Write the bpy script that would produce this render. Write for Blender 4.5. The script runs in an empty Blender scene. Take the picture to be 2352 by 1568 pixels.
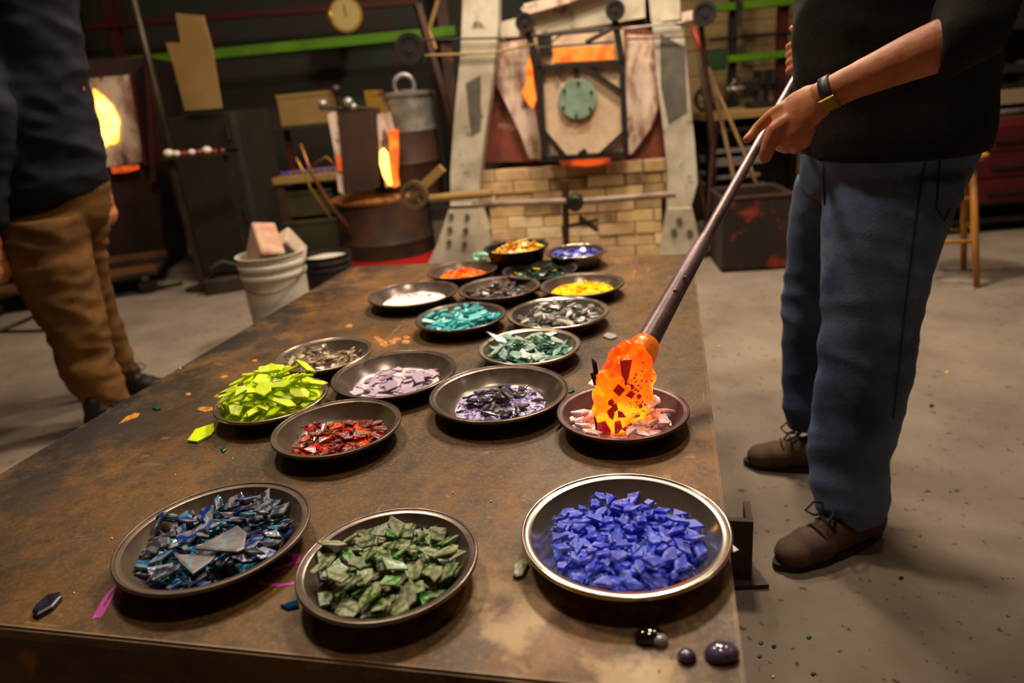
import bpy, bmesh, math, random
import numpy as np
from mathutils import Vector, Matrix, Euler, noise as mnoise

rnd = random.Random(7)
SC = bpy.context.scene
COL = SC.collection

# ------------------------------------------------------------------ camera, world, lights, exposure
CAM_Z = 1.08
FPX = 1600.0
FW = Vector((0.0, 0.941964, -0.335714))
RT = Vector((0.995715, -0.031045, -0.087108))
UP = Vector((0.092474, 0.334276, 0.937928))
CAM_O = Vector((0, 0, CAM_Z))
cd = bpy.data.cameras.new('camera')
cam = bpy.data.objects.new('camera', cd); COL.objects.link(cam)
cd.sensor_width = 36.0
cd.lens = FPX * 36.0 / 2352.0
cd.clip_start = 0.05
cam.matrix_world = Matrix.Translation(CAM_O) @ Matrix((RT, UP, -FW)).transposed().to_4x4()
cd.dof.use_dof = True
cd.dof.focus_distance = 1.12
cd.dof.aperture_fstop = 2.7
SC.camera = cam

wd = bpy.data.worlds.new('world'); SC.world = wd; wd.use_nodes = True
wd.node_tree.nodes['Background'].inputs[0].default_value = (1.0, 0.8, 0.6, 1)
wd.node_tree.nodes['Background'].inputs[1].default_value = 0.02
SC.view_settings.view_transform = 'Standard'
SC.view_settings.look = 'None'
SC.view_settings.gamma = 1.0
SC.view_settings.exposure = 0.0
SC.view_settings.use_curve_mapping = False

def area(name, loc, target, size, power, col, sy=None, shape='DISK'):
    l = bpy.data.lights.new(name, 'AREA'); l.shape = shape; l.size = size
    if sy: l.shape = 'RECTANGLE' if shape == 'DISK' else shape; l.size_y = sy
    l.energy = power; l.color = col
    o = bpy.data.objects.new(name, l); COL.objects.link(o)
    o.location = loc
    o.rotation_euler = (Vector(target) - Vector(loc)).to_track_quat('-Z', 'Y').to_euler()
    return o
WARM = (1.0, 0.83, 0.64)
LK = 0.62
LAMPS = [  # ceiling lamps of the shop: x, y, z, diameter, watts
    (0.75, 3.0, 3.3, 0.42, 150),
    (-0.9, 2.5, 3.3, 0.42, 95),
    (0.35, 1.1, 3.3, 0.30, 30),
    (1.6, 2.4, 3.3, 0.30, 20),
    (-2.4, 3.9, 3.3, 0.30, 9),
    (2.7, 1.2, 3.3, 0.30, 5),
    (0.3, 4.0, 3.3, 0.36, 105),
]
for i, (x, y, z, s, p) in enumerate(LAMPS):
    area('ceiling_lamp_light', (x, y, z), (x, y, 0), s, p * LK, WARM)

# ------------------------------------------------------------------ pixel helpers (authoring aid: a photo pixel and a world plane give a point)
def ray(px, py):
    return (FW * FPX + RT * (px - 1176) - UP * (py - 784))
def aty(px, py, Y):
    d = ray(px, py); return CAM_O + d * (Y / d.y)
def atz(px, py, z):
    d = ray(px, py); return CAM_O + d * ((z - CAM_Z) / d.z)

# ------------------------------------------------------------------ materials
MATS = {}
def lin(c):
    return tuple(((v / 255.0) / 12.92 if v / 255.0 <= 0.04045 else ((v / 255.0 + 0.055) / 1.055) ** 2.4) for v in c)
def mat(name, col, rough=0.6, metal=0.0, col2=None, scale=8.0, fac=(0.4, 0.62), bump=0.0, bscale=40.0, spec=0.5,
        stretch=(1, 1, 1), col3=None, scale3=3.0, fac3=(0.5, 0.6), coat=0.0, trans=0.0, sub=0.0):
    if name in MATS: return MATS[name]
    m = bpy.data.materials.new(name); m.use_nodes = True
    nt = m.node_tree; N = nt.nodes; L = nt.links; b = N['Principled BSDF']
    b.inputs['Base Color'].default_value = (*col, 1); b.inputs['Roughness'].default_value = rough
    b.inputs['Metallic'].default_value = metal; b.inputs['Specular IOR Level'].default_value = spec
    b.inputs['Coat Weight'].default_value = coat; b.inputs['Transmission Weight'].default_value = trans
    if sub: b.inputs['Subsurface Weight'].default_value = sub; b.inputs['Subsurface Scale'].default_value = 0.01
    tc = N.new('ShaderNodeTexCoord'); mp = N.new('ShaderNodeMapping'); mp.inputs['Scale'].default_value = stretch
    L.new(tc.outputs['Object'], mp.inputs['Vector'])
    def layer(prev, c, sc, f, seed):
        n = N.new('ShaderNodeTexNoise'); n.inputs['Scale'].default_value = sc; n.inputs['Detail'].default_value = 6
        n.inputs['Roughness'].default_value = 0.62
        n.noise_dimensions = '4D'; n.inputs['W'].default_value = seed
        r = N.new('ShaderNodeMapRange'); r.inputs['From Min'].default_value = f[0]; r.inputs['From Max'].default_value = f[1]
        mx = N.new('ShaderNodeMix'); mx.data_type = 'RGBA'
        L.new(mp.outputs['Vector'], n.inputs['Vector']); L.new(n.outputs['Fac'], r.inputs['Value']); L.new(r.outputs['Result'], mx.inputs['Factor'])
        if isinstance(prev, tuple): mx.inputs['A'].default_value = (*prev, 1)
        else: L.new(prev, mx.inputs['A'])
        mx.inputs['B'].default_value = (*c, 1)
        return mx.outputs['Result']
    src = None
    if col2: src = layer(col, col2, scale, fac, 1.3)
    if col3: src = layer(src if src else col, col3, scale3, fac3, 5.7)
    if src: L.new(src, b.inputs['Base Color'])
    if bump:
        n = N.new('ShaderNodeTexNoise'); n.inputs['Scale'].default_value = bscale; n.inputs['Detail'].default_value = 4
        bp = N.new('ShaderNodeBump'); bp.inputs['Strength'].default_value = bump; bp.inputs['Distance'].default_value = 0.004
        L.new(mp.outputs['Vector'], n.inputs['Vector']); L.new(n.outputs['Fac'], bp.inputs['Height']); L.new(bp.outputs['Normal'], b.inputs['Normal'])
    MATS[name] = m
    return m
def emis(name, c1, c2=None, strength=3.0, scale=8.0, s2=None):
    m = bpy.data.materials.new(name); m.use_nodes = True
    nt = m.node_tree; N = nt.nodes; L = nt.links; b = N['Principled BSDF']
    b.inputs['Base Color'].default_value = (0.05, 0.01, 0.0, 1); b.inputs['Roughness'].default_value = 0.6
    b.inputs['Emission Strength'].default_value = strength; b.inputs['Emission Color'].default_value = (*c1, 1)
    if c2:
        tc = N.new('ShaderNodeTexCoord'); n = N.new('ShaderNodeTexNoise'); n.inputs['Scale'].default_value = scale
        r = N.new('ShaderNodeValToRGB'); r.color_ramp.elements[0].position = 0.4; r.color_ramp.elements[1].position = 0.6
        r.color_ramp.elements[0].color = (*c1, 1); r.color_ramp.elements[1].color = (*c2, 1)
        L.new(tc.outputs['Object'], n.inputs['Vector']); L.new(n.outputs['Fac'], r.inputs['Fac']); L.new(r.outputs['Color'], b.inputs['Emission Color'])
    MATS[name] = m
    return m
def shard_mat(name, stops, rough=0.35, dust=None, dfac=(0.45, 0.6), dscale=60, spec=0.5, trans=0.0, bump=0.25, coat=0.0, per_island=False):
    """glass shard colour: one of several real glass colours per piece, with powder dust on it"""
    m = bpy.data.materials.new(name); m.use_nodes = True
    nt = m.node_tree; N = nt.nodes; L = nt.links; b = N['Principled BSDF']
    oi = N.new('ShaderNodeNewGeometry' if per_island else 'ShaderNodeObjectInfo'); r = N.new('ShaderNodeValToRGB'); cr = r.color_ramp; cr.interpolation = 'CONSTANT'
    w = sum(s[1] for s in stops); acc = 0.0
    while len(cr.elements) < len(stops): cr.elements.new(0.5)
    for e, s in zip(cr.elements, stops):
        e.position = acc / w; acc += s[1]; e.color = (*lin(s[0]), 1)
    L.new(oi.outputs['Random Per Island' if per_island else 'Random'], r.inputs['Fac'])
    tc = N.new('ShaderNodeTexCoord')
    out = r.outputs['Color']
    if dust:
        n = N.new('ShaderNodeTexNoise'); n.inputs['Scale'].default_value = dscale; n.inputs['Detail'].default_value = 5
        mr = N.new('ShaderNodeMapRange'); mr.inputs['From Min'].default_value = dfac[0]; mr.inputs['From Max'].default_value = dfac[1]
        mr.inputs['To Max'].default_value = 0.9
        mx = N.new('ShaderNodeMix'); mx.data_type = 'RGBA'
        L.new(tc.outputs['Object'], n.inputs['Vector']); L.new(n.outputs['Fac'], mr.inputs['Value']); L.new(mr.outputs['Result'], mx.inputs['Factor'])
        L.new(out, mx.inputs['A']); mx.inputs['B'].default_value = (*lin(dust), 1); out = mx.outputs['Result']
        rr = N.new('ShaderNodeMapRange'); rr.inputs['To Min'].default_value = rough; rr.inputs['To Max'].default_value = min(0.95, rough + 0.45)
        L.new(mr.outputs['Result'], rr.inputs['Value']); L.new(rr.outputs['Result'], b.inputs['Roughness'])
    else:
        b.inputs['Roughness'].default_value = rough
    L.new(out, b.inputs['Base Color'])
    b.inputs['Specular IOR Level'].default_value = spec; b.inputs['Transmission Weight'].default_value = trans
    b.inputs['Coat Weight'].default_value = coat
    n2 = N.new('ShaderNodeTexNoise'); n2.inputs['Scale'].default_value = 120; bp = N.new('ShaderNodeBump')
    bp.inputs['Strength'].default_value = bump; bp.inputs['Distance'].default_value = 0.003
    L.new(tc.outputs['Object'], n2.inputs['Vector']); L.new(n2.outputs['Fac'], bp.inputs['Height']); L.new(bp.outputs['Normal'], b.inputs['Normal'])
    MATS[name] = m
    return m

# ------------------------------------------------------------------ mesh helpers
def obj(name, bm, m, parent=None, smooth=False, label=None):
    me = bpy.data.meshes.new(name)
    if isinstance(bm, bmesh.types.BMesh):
        bmesh.ops.recalc_face_normals(bm, faces=bm.faces[:])
        bm.to_mesh(me); bm.free()
    else: me = bm
    if smooth:
        me.polygons.foreach_set('use_smooth', [True] * len(me.polygons))
        if smooth != 'full': me.set_sharp_from_angle(angle=math.radians(smooth if smooth is not True else 40))
    o = bpy.data.objects.new(name, me); COL.objects.link(o)
    if m is not None: me.materials.append(m)
    if parent is not None: o.parent = parent
    if label: o['label'] = label
    return o
def tag(o, label, cat, group=None, kind=None):
    o['label'] = label; o['category'] = cat
    if group: o['group'] = group
    if kind: o['kind'] = kind
    return o
def thing(name, label, cat, loc=(0, 0, 0), rz=0, group=None):
    o = bpy.data.objects.new(name, None); COL.objects.link(o); o.empty_display_size = 0.05
    o.location = loc; o.rotation_euler = (0, 0, rz)
    return tag(o, label, cat, group)
def struct(name, bm, m, smooth=False, parent=None):
    o = obj(name, bm, m, parent, smooth); o['kind'] = 'structure'; return o
def box(bm, x0, x1, y0, y1, z0, z1, bev=0.0, M=None):
    vs = [bm.verts.new((x, y, z)) for x in (x0, x1) for y in (y0, y1) for z in (z0, z1)]
    fs = [bm.faces.new([vs[i] for i in q]) for q in ((0, 1, 3, 2), (4, 6, 7, 5), (0, 4, 5, 1), (2, 3, 7, 6), (0, 2, 6, 4), (1, 5, 7, 3))]
    if bev:
        es = list({e for f in fs for e in f.edges})
        r = bmesh.ops.bevel(bm, geom=es, offset=bev, segments=1, affect='EDGES', profile=0.5)
        vs = list({v for f in r['faces'] for v in f.verts} | {v for v in vs if v.is_valid})
    if M is not None:
        for v in vs: v.co = M @ v.co
    return bm
def nb(): return bmesh.new()
def prism(bm, pts, y0, y1):
    """extrude an outline given as (x, z) from y0 to y1"""
    a = [bm.verts.new((p[0], y0, p[1])) for p in pts]; b = [bm.verts.new((p[0], y1, p[1])) for p in pts]
    n = len(pts); bm.faces.new(a); bm.faces.new(b[::-1])
    for i in range(n): bm.faces.new((a[i], b[i], b[(i + 1) % n], a[(i + 1) % n]))
    return bm
def slabz(bm, pts, z0, z1):
    a = [bm.verts.new((p[0], p[1], z0)) for p in pts]; b = [bm.verts.new((p[0], p[1], z1)) for p in pts]
    n = len(pts); bm.faces.new(a); bm.faces.new(b[::-1])
    for i in range(n): bm.faces.new((a[i], b[i], b[(i + 1) % n], a[(i + 1) % n]))
    return bm
def tube(bm, pts, rad, n=14, up=(0, 0, 1), closed=False, cap=True):
    """tube through points; rad is a number, list of numbers or list of (ra, rb); rb lies along the projected up vector"""
    pts = [Vector(p) for p in pts]; k = len(pts)
    if not isinstance(rad, (list, tuple)): rad = [rad] * k
    rings = []; u = Vector(up)
    for i, p in enumerate(pts):
        t = (pts[(i + 1) % k] if (i < k - 1 or closed) else p) - (pts[i - 1] if (i > 0 or closed) else p)
        t.normalize()
        uu = u - t * u.dot(t)
        if uu.length < 1e-3: uu = Vector((1, 0, 0)) - t * t.x
        if uu.length < 1e-3: uu = Vector((0, 1, 0))
        uu.normalize(); s = t.cross(uu)
        ra, rb = rad[i] if isinstance(rad[i], (list, tuple)) else (rad[i], rad[i])
        rings.append([bm.verts.new(p + s * (ra * math.cos(a)) + uu * (rb * math.sin(a))) for a in [2 * math.pi * j / n for j in range(n)]])
        u = uu if closed or True else u
    m = k if closed else k - 1
    for i in range(m):
        A = rings[i]; B = rings[(i + 1) % k]
        for j in range(n): bm.faces.new((A[j], A[(j + 1) % n], B[(j + 1) % n], B[j]))
    if cap and not closed: bm.faces.new(rings[0]); bm.faces.new(rings[-1][::-1])
    return bm
def hring(bm, rings, n=28, cap=True):
    """loft of horizontal ellipses: (x, y, z, rx, ry, rot)"""
    R = []
    for (x, y, z, rx, ry, *ro) in rings:
        c, s = (math.cos(ro[0]), math.sin(ro[0])) if ro else (1, 0)
        R.append([bm.verts.new((x + rx * math.cos(a) * c - ry * math.sin(a) * s, y + rx * math.cos(a) * s + ry * math.sin(a) * c, z))
                  for a in [2 * math.pi * j / n for j in range(n)]])
    for A, B in zip(R, R[1:]):
        for j in range(n): bm.faces.new((A[j], A[(j + 1) % n], B[(j + 1) % n], B[j]))
    if cap: bm.faces.new(R[0]); bm.faces.new(R[-1][::-1])
    return bm
def lathe(bm, prof, n=48, M=None, cap=False):
    """spin (r, z) about z"""
    R = []
    for r, z in prof:
        if r < 1e-6: R.append([bm.verts.new((0, 0, z))]); continue
        R.append([bm.verts.new((r * math.cos(2 * math.pi * j / n), r * math.sin(2 * math.pi * j / n), z)) for j in range(n)])
    for A, B in zip(R, R[1:]):
        for j in range(n):
            q = (j + 1) % n
            if len(A) == 1 and len(B) > 1: bm.faces.new((A[0], B[q], B[j]))
            elif len(B) == 1 and len(A) > 1: bm.faces.new((A[j], A[q], B[0]))
            elif len(A) > 1: bm.faces.new((A[j], A[q], B[q], B[j]))
    if M is not None:
        for v in (x for r in R for x in r): v.co = M @ v.co
    return bm
def disc_y(bm, cx, cz, r, y0, y1, n=28, bev=0.0):
    """round plate standing upright, axis along y"""
    M = Matrix.Translation((cx, 0, cz)) @ Matrix.Rotation(math.radians(90), 4, 'X')
    a, b = -y1, -y0
    return lathe(bm, [(0, a), (r - bev, a), (r, a + bev), (r, b - bev), (r - bev, b), (0, b)], n, M)
def wheel_y(bm, cx, cz, r, y0, y1, n=28, spokes=5, w=0.25):
    M = Matrix.Translation((cx, 0, cz)) @ Matrix.Rotation(math.radians(90), 4, 'X')
    a, b = -y1, -y0
    lathe(bm, [(r * (1 - w), a), (r, a), (r, b), (r * (1 - w), b), (r * (1 - w), a)], n, M)
    lathe(bm, [(0, a), (r * 0.28, a), (r * 0.28, b), (0, b)], 12, M)
    for k in range(spokes):
        an = 2 * math.pi * k / spokes + 0.3
        tube(bm, [(cx + r * 0.2 * math.cos(an), (y0 + y1) / 2, cz + r * 0.2 * math.sin(an)), (cx + r * 0.82 * math.cos(an), (y0 + y1) / 2, cz + r * 0.82 * math.sin(an))], r * 0.09, 6)
    return bm
_ICO = []
def capsule(bm, p0, r0, p1, r1, sub=2):
    if not _ICO:
        t = nb(); bmesh.ops.create_icosphere(t, subdivisions=2, radius=1.0); _ICO.extend(v.co.copy() for v in t.verts); t.free()
    g = [bm.verts.new(Vector(p) + q * r) for p, r in ((p0, r0), (p1, r1)) for q in _ICO]
    bmesh.ops.convex_hull(bm, input=g)
    bmesh.ops.delete(bm, geom=[v for v in bm.verts if not v.link_faces], context='VERTS')
    return bm
def chain(bm, pts, rad, sub=2):
    for i in range(len(pts) - 1): 
        b2 = nb(); capsule(b2, pts[i], rad[i], pts[i + 1], rad[i + 1], sub)
        merge(bm, b2)
def merge(bm, b2):
    t = bpy.data.meshes.new('t'); b2.to_mesh(t); b2.free(); bm.from_mesh(t); bpy.data.meshes.remove(t)
def ellip(bm, c, r, rot=(0, 0, 0), sub=3):
    M = Matrix.Translation(Vector(c)) @ Euler(rot).to_matrix().to_4x4() @ Matrix.Diagonal((*r, 1))
    bmesh.ops.create_icosphere(bm, subdivisions=sub, radius=1.0, matrix=M)
def melt(bm, voxel, smooth=4, fac=0.5):
    """one continuous surface out of overlapping volumes"""
    me = bpy.data.meshes.new('tmp'); bmesh.ops.recalc_face_normals(bm, faces=bm.faces[:]); bm.to_mesh(me); bm.free()
    o = bpy.data.objects.new('tmp', me); COL.objects.link(o)
    r = o.modifiers.new('r', 'REMESH'); r.mode = 'VOXEL'; r.voxel_size = voxel; r.use_smooth_shade = True
    s = o.modifiers.new('s', 'SMOOTH'); s.iterations = smooth; s.factor = fac
    dg = bpy.context.evaluated_depsgraph_get()
    res = bpy.data.meshes.new_from_object(o.evaluated_get(dg))
    bpy.data.objects.remove(o); bpy.data.meshes.remove(me)
    res.polygons.foreach_set('use_smooth', [True] * len(res.polygons))
    return res
def displace(me, fn):
    nrm = [v.normal.copy() for v in me.vertices]
    for v, n in zip(me.vertices, nrm): v.co = v.co + n * fn(v.co, n)
    me.update()
    return me

class Frame:
    """upright local frame: x along the thing's front, y away from the camera, z up; px() drops a photo pixel on the plane y=v"""
    def __init__(s, O, yaw):
        s.O = Vector((O[0], O[1], O[2] if len(O) > 2 else 0)); s.rz = -yaw
        s.R = Matrix.Rotation(s.rz, 3, 'Z'); s.Ri = s.R.transposed()
    def px(s, px, py, v=0.0):
        o = s.Ri @ (CAM_O - s.O); d = s.Ri @ ray(px, py)
        p = o + d * ((v - o.y) / d.y); return p
    def xz(s, pts, v=0.0):
        out = []
        for p in pts:
            q = s.px(p[0], p[1], v); out.append((q.x, q.z))
        return out
    def thing(s, name, label, cat, group=None):
        return thing(name, label, cat, s.O, s.rz, group)

# ------------------------------------------------------------------ common materials
m_steel_dark = mat('dark_steel', lin((52, 46, 42)), 0.5, 0.7, lin((80, 66, 54)), 6, bump=0.1)
m_black = mat('black_iron', lin((24, 20, 18)), 0.55, 0.3, lin((40, 32, 26)), 10)
m_concrete = mat('concrete', lin((136, 122, 107)), 0.85, 0, lin((108, 95, 82)), 2.6, (0.36, 0.66), 0.25, 60, 0.3, col3=lin((72, 62, 54)), scale3=30, fac3=(0.60, 0.65))
m_dark_wall = mat('painted_dark_wall', lin((42, 34, 22)), 0.8, 0, lin((30, 42, 30)), 3.0, (0.45, 0.6), col3=lin((58, 26, 16)), scale3=2.2, fac3=(0.55, 0.66))
m_cream_wall = mat('cream_block', lin((150, 126, 82)), 0.85, 0, lin((118, 98, 62)), 2.0, bump=0.2)
m_ceiling = mat('sooty_ceiling', lin((150, 128, 100)), 0.9)
m_brown_wall = mat('brown_wall', lin((70, 56, 42)), 0.85, 0, lin((48, 38, 28)), 1.5)
m_white_paint = mat('chipped_white_paint', lin((196, 186, 166)), 0.55, 0.0, lin((160, 148, 126)), 4, (0.42, 0.62), col3=lin((88, 70, 54)), scale3=7, fac3=(0.58, 0.66))
m_grey_paint = mat('grey_primer', lin((96, 92, 80)), 0.6, 0, lin((76, 70, 60)), 8)
m_cream = mat('ceramic_fibre', lin((212, 182, 152)), 0.9, 0, lin((176, 142, 112)), 8, (0.42, 0.7), col3=lin((120, 92, 70)), scale3=5, fac3=(.60, .74))
m_firebrick = mat('firebrick', lin((206, 176, 124)), 0.9, 0, lin((178, 142, 92)), 9, (0.4, 0.65), 0.2, 30)
m_redbrown = mat('scaled_red_steel', lin((128, 62, 42)), 0.65, 0.1, lin((92, 48, 36)), 6, col3=lin((178, 150, 134)), scale3=5, fac3=(0.58, 0.66))
m_ash = mat('ash_white', lin((212, 186, 166)), 0.85, 0, lin((150, 108, 88)), 7, (0.46, 0.6), col3=lin((84, 54, 46)), scale3=9, fac3=(.57, .66), stretch=(1.5, 1.5, .6))
m_mint = mat('mint_paint', lin((128, 152, 130)), 0.55, 0, lin((104, 126, 106)), 12)
m_green = mat('lime_green_beam', lin((92, 142, 12)), 0.5, 0, lin((70, 110, 12)), 3)
m_redpaint = mat('dark_red_paint', lin((66, 13, 10)), 0.5)
m_red = mat('bright_red_paint', lin((188, 24, 20)), 0.45)
m_wood = mat('yellow_wood', lin((186, 126, 44)), 0.5, 0, lin((154, 98, 30)), 5, stretch=(8, 8, 0.8))
m_card = mat('cardboard', lin((150, 118, 66)), 0.9, 0, lin((132, 102, 54)), 3)
m_bucket = mat('white_plastic', lin((196, 188, 172)), 0.5, 0, lin((160, 146, 124)), 7, (0.52, 0.7))
m_rustybrown = mat('rust_brown_steel', lin((74, 46, 32)), 0.6, 0.3, lin((50, 32, 24)), 6, col3=lin((118, 66, 34)), scale3=4, fac3=(0.58, 0.68))
m_galv = mat('galvanised', lin((170, 166, 160)), 0.4, 0.6, lin((124, 116, 106)), 9)
m_glow = emis('furnace_glow', (1.0, 0.13, 0.006), (1.0, 0.30, 0.03), 1.15, 14)
m_fire = emis('furnace_fire', (1.0, 0.62, 0.12), (1.0, 0.42, 0.03), 4.5, 9)
m_ember = emis('ember', (0.85, 0.09, 0.01), (0.25, 0.03, 0.01), 1.0, 12)
m_copper = mat('copper_pipe', lin((150, 92, 54)), 0.4, 0.8)
m_olive = mat('olive_steel', lin((66, 58, 30)), 0.6, 0.1, lin((48, 42, 24)), 4)
m_darkpanel = mat('dark_panel', lin((44, 38, 28)), 0.6, 0.1, lin((34, 30, 22)), 3)
m_brass = mat('brass', lin((176, 136, 54)), 0.4, 0.7)

# ------------------------------------------------------------------ room
X0, X1, Y0, Y1, ZC = -4.6, 4.4, -2.4, 6.6, 3.6
bm = nb(); box(bm, X0, X1, Y0, Y1, -0.1, 0); struct('floor', bm, m_concrete)
bm = nb(); box(bm, X0, X1, Y0, Y1, ZC, ZC + 0.1); struct('ceiling', bm, m_ceiling)
bm = nb(); box(bm, X0, X1, Y1, Y1 + 0.1, 0, ZC); wall_back = struct('wall_back', bm, m_dark_wall)
bm = nb(); box(bm, X0 - 0.1, X0, Y0, Y1, 0, ZC); struct('wall_left', bm, m_brown_wall)
bm = nb(); box(bm, X1, X1 + 0.1, Y0, Y1, 0, ZC); struct('wall_right', bm, m_brown_wall)
bm = nb(); box(bm, X0, X1, Y0 - 0.1, Y0, 0, ZC); struct('wall_front', bm, mat('cream_wall', lin((176, 152, 120)), .9))
# cream blocks of the back wall behind the rack, right of the furnace
bxl = aty(1560, 100, Y1).x; nbk = 0
for r in range(9):
    for k in range(-1, 8):
        x = bxl + (k + 0.5 * (r % 2)) * 0.42; z = 0.02 + r * 0.21
        xa = max(x, bxl); xb = min(x + 0.415, X1)
        if xb - xa < 0.06: continue
        bm = nb(); box(bm, xa, xb, Y1 - 0.022 - 0.006 * rnd.random(), Y1 + 0.01, z, z + 0.205, 0.003)
        o = obj('block', bm, m_cream_wall, wall_back)
# ceiling lamp housings
m_shade = mat('enamel_shade', lin((60, 70, 60)), 0.4)
m_bulb = emis('lamp_bulb', (1.0, 0.78, 0.5), None, 8.0)
LNAMES = ['above the furnace end of the steel table', 'above the left side of the steel table', 'above the near end of the steel table', 'above the man in jeans',
          'above the lit kiln in the back corner', 'above the open floor behind the man in jeans', 'in front of the furnace door']
for (x, y, z, s, p), w in zip(LAMPS, LNAMES):
    t = thing('pendant_lamp', 'enamel pendant lamp hanging ' + w, 'lamp', (x, y, z), 0, 'pendant lamps of the workshop')
    bm = nb(); lathe(bm, [(s * .5 + .05, -.02), (s * .5 + .02, 0.03), (0.05, 0.14), (0.0, 0.14)], 28); obj('shade', bm, m_shade, t, True)
    bm = nb(); tube(bm, [(0, 0, 0.14), (0, 0, ZC - z)], 0.008, 8); obj('cord', bm, m_black, t)
    bm = nb(); lathe(bm, [(0, .035), (s * .3, .045), (s * .3, .05), (0, .055)], 20); obj('bulb', bm, m_bulb, t)

# ------------------------------------------------------------------ steel table
TY = math.radians(13.87)
TZ = 0.52
TF = Frame((0, 0, 0), TY)
TU0, TU1, TS0, TS1 = -1.177, 0.066, 0.529, 2.36
def tw(u, s, z=TZ):  # table frame to world
    return Vector((u * math.cos(TY) + s * math.sin(TY), -u * math.sin(TY) + s * math.cos(TY), z))
def table_mat():
    m = bpy.data.materials.new('worn_steel_plate'); m.use_nodes = True
    nt = m.node_tree; N = nt.nodes; L = nt.links; b = N['Principled BSDF']
    tc = N.new('ShaderNodeTexCoord')
    def noi(scale, w, det=8, rough=0.62, st=(1, 1, 1)):
        mp = N.new('ShaderNodeMapping'); mp.inputs['Scale'].default_value = st
        L.new(tc.outputs['Object'], mp.inputs['Vector'])
        n = N.new('ShaderNodeTexNoise'); n.noise_dimensions = '4D'; n.inputs['W'].default_value = w
        n.inputs['Scale'].default_value = scale; n.inputs['Detail'].default_value = det; n.inputs['Roughness'].default_value = rough
        L.new(mp.outputs['Vector'], n.inputs['Vector']); return n.outputs['Fac']
    def rng(s, a, c, lo=0, hi=1):
        r = N.new('ShaderNodeMapRange'); r.inputs['From Min'].default_value = a; r.inputs['From Max'].default_value = c
        r.inputs['To Min'].default_value = lo; r.inputs['To Max'].default_value = hi; L.new(s, r.inputs['Value']); return r.outputs['Result']
    def mix(f, a, c):
        x = N.new('ShaderNodeMix'); x.data_type = 'RGBA'; L.new(f, x.inputs['Factor'])
        if isinstance(a, tuple): x.inputs['A'].default_value = (*a, 1)
        else: L.new(a, x.inputs['A'])
        if isinstance(c, tuple): x.inputs['B'].default_value = (*c, 1)
        else: L.new(c, x.inputs['B'])
        return x.outputs['Result']
    def mul(a, c):
        x = N.new('ShaderNodeMath'); x.operation = 'MULTIPLY'; L.new(a, x.inputs[0]); L.new(c, x.inputs[1]); return x.outputs[0]
    c = mix(rng(noi(3.2, 0.0), 0.35, 0.65), lin((106, 75, 32)), lin((72, 54, 28)))
    c = mix(rng(noi(5.0, 3.0, st=(1.0, 0.5, 1)), 0.47, 0.68), c, lin((134, 86, 32)))      # golden rust
    c = mix(rng(noi(4.0, 7.5, st=(1, 0.6, 1)), 0.50, 0.62, 0, .85), c, lin((48, 38, 28)))         # dark scale
    c = mix(rng(noi(150, 2.0, 6, 0.75), 0.5, 0.66, 0, 0.6), c, lin((150, 106, 52)))             # fine grain
    c = mix(rng(noi(34, 8.8, 8, 0.75), 0.5, 0.62, 0, 0.6), c, lin((44, 34, 26)))
    for st, w_ in (((3, 60, 1), 11.0), ((70, 4, 1), 12.0), ((22, 40, 1), 13.0)):           # scratches
        c = mix(rng(noi(1.0, w_, 2, 0.5, st), 0.70, 0.74, 0, 0.4), c, lin((178, 138, 86)))
    # dark scaled strip on the far-left edge of the plate, tan worn blotches with lamp glare painted in at the near right corner
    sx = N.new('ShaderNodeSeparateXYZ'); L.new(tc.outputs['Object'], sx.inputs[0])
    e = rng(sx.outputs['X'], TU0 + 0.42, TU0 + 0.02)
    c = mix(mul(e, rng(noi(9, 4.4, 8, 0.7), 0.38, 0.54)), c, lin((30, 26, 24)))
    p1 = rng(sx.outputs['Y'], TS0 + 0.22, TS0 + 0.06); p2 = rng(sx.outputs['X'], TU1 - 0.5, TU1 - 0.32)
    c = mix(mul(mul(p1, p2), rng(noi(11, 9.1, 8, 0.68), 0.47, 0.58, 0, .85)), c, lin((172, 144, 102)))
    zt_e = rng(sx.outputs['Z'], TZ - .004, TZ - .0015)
    c = mix(mul(mul(zt_e, rng(sx.outputs['Y'], TS0 + .0055, TS0 + .0025)), rng(noi(14, 3.3), .35, .6, .35, .9)), c, lin((184, 158, 132)))   # worn near edge with its bright highlight painted in
    c = mix(mul(mul(zt_e, rng(sx.outputs['X'], TU1 - .0055, TU1 - .0025)), rng(noi(14, 3.9), .35, .6, .2, .7)), c, lin((150, 126, 104)))  # highlight of the right edge, likewise painted into the colour
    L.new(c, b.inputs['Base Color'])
    b.inputs['Metallic'].default_value = 0.05; b.inputs['Specular IOR Level'].default_value = .35
    L.new(rng(noi(7, 6.2), 0.35, 0.65, 0.40, 0.66), b.inputs['Roughness'])
    bp = N.new('ShaderNodeBump'); bp.inputs['Strength'].default_value = 0.12; bp.inputs['Distance'].default_value = 0.003
    L.new(noi(90, 1.0, 5), bp.inputs['Height']); L.new(bp.outputs['Normal'], b.inputs['Normal'])
    return m
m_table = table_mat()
m_board = mat('dark_board', lin((98, 72, 38)), 0.8, 0, lin((60, 44, 26)), 5, col3=lin((138, 76, 30)), scale3=12, fac3=(0.6, 0.66))
tbl = thing('steel_table', 'low wide rust brown steel topped table covered with pans of glass', 'table', (0, 0, 0), -TY)
bm = nb()
cr = 0.022
outl = [(TU0, TS0), (TU1 - cr, TS0), (TU1 - 0.006, TS0 + 0.007), (TU1, TS0 + cr), (TU1, TS1), (TU0, TS1)]
slabz(bm, outl, TZ - 0.016, TZ)
bmesh.ops.bevel(bm, geom=[e for e in bm.edges if all(abs(v.co.z - TZ) < 1e-6 for v in e.verts)], offset=0.003, segments=2, affect='EDGES')
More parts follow.
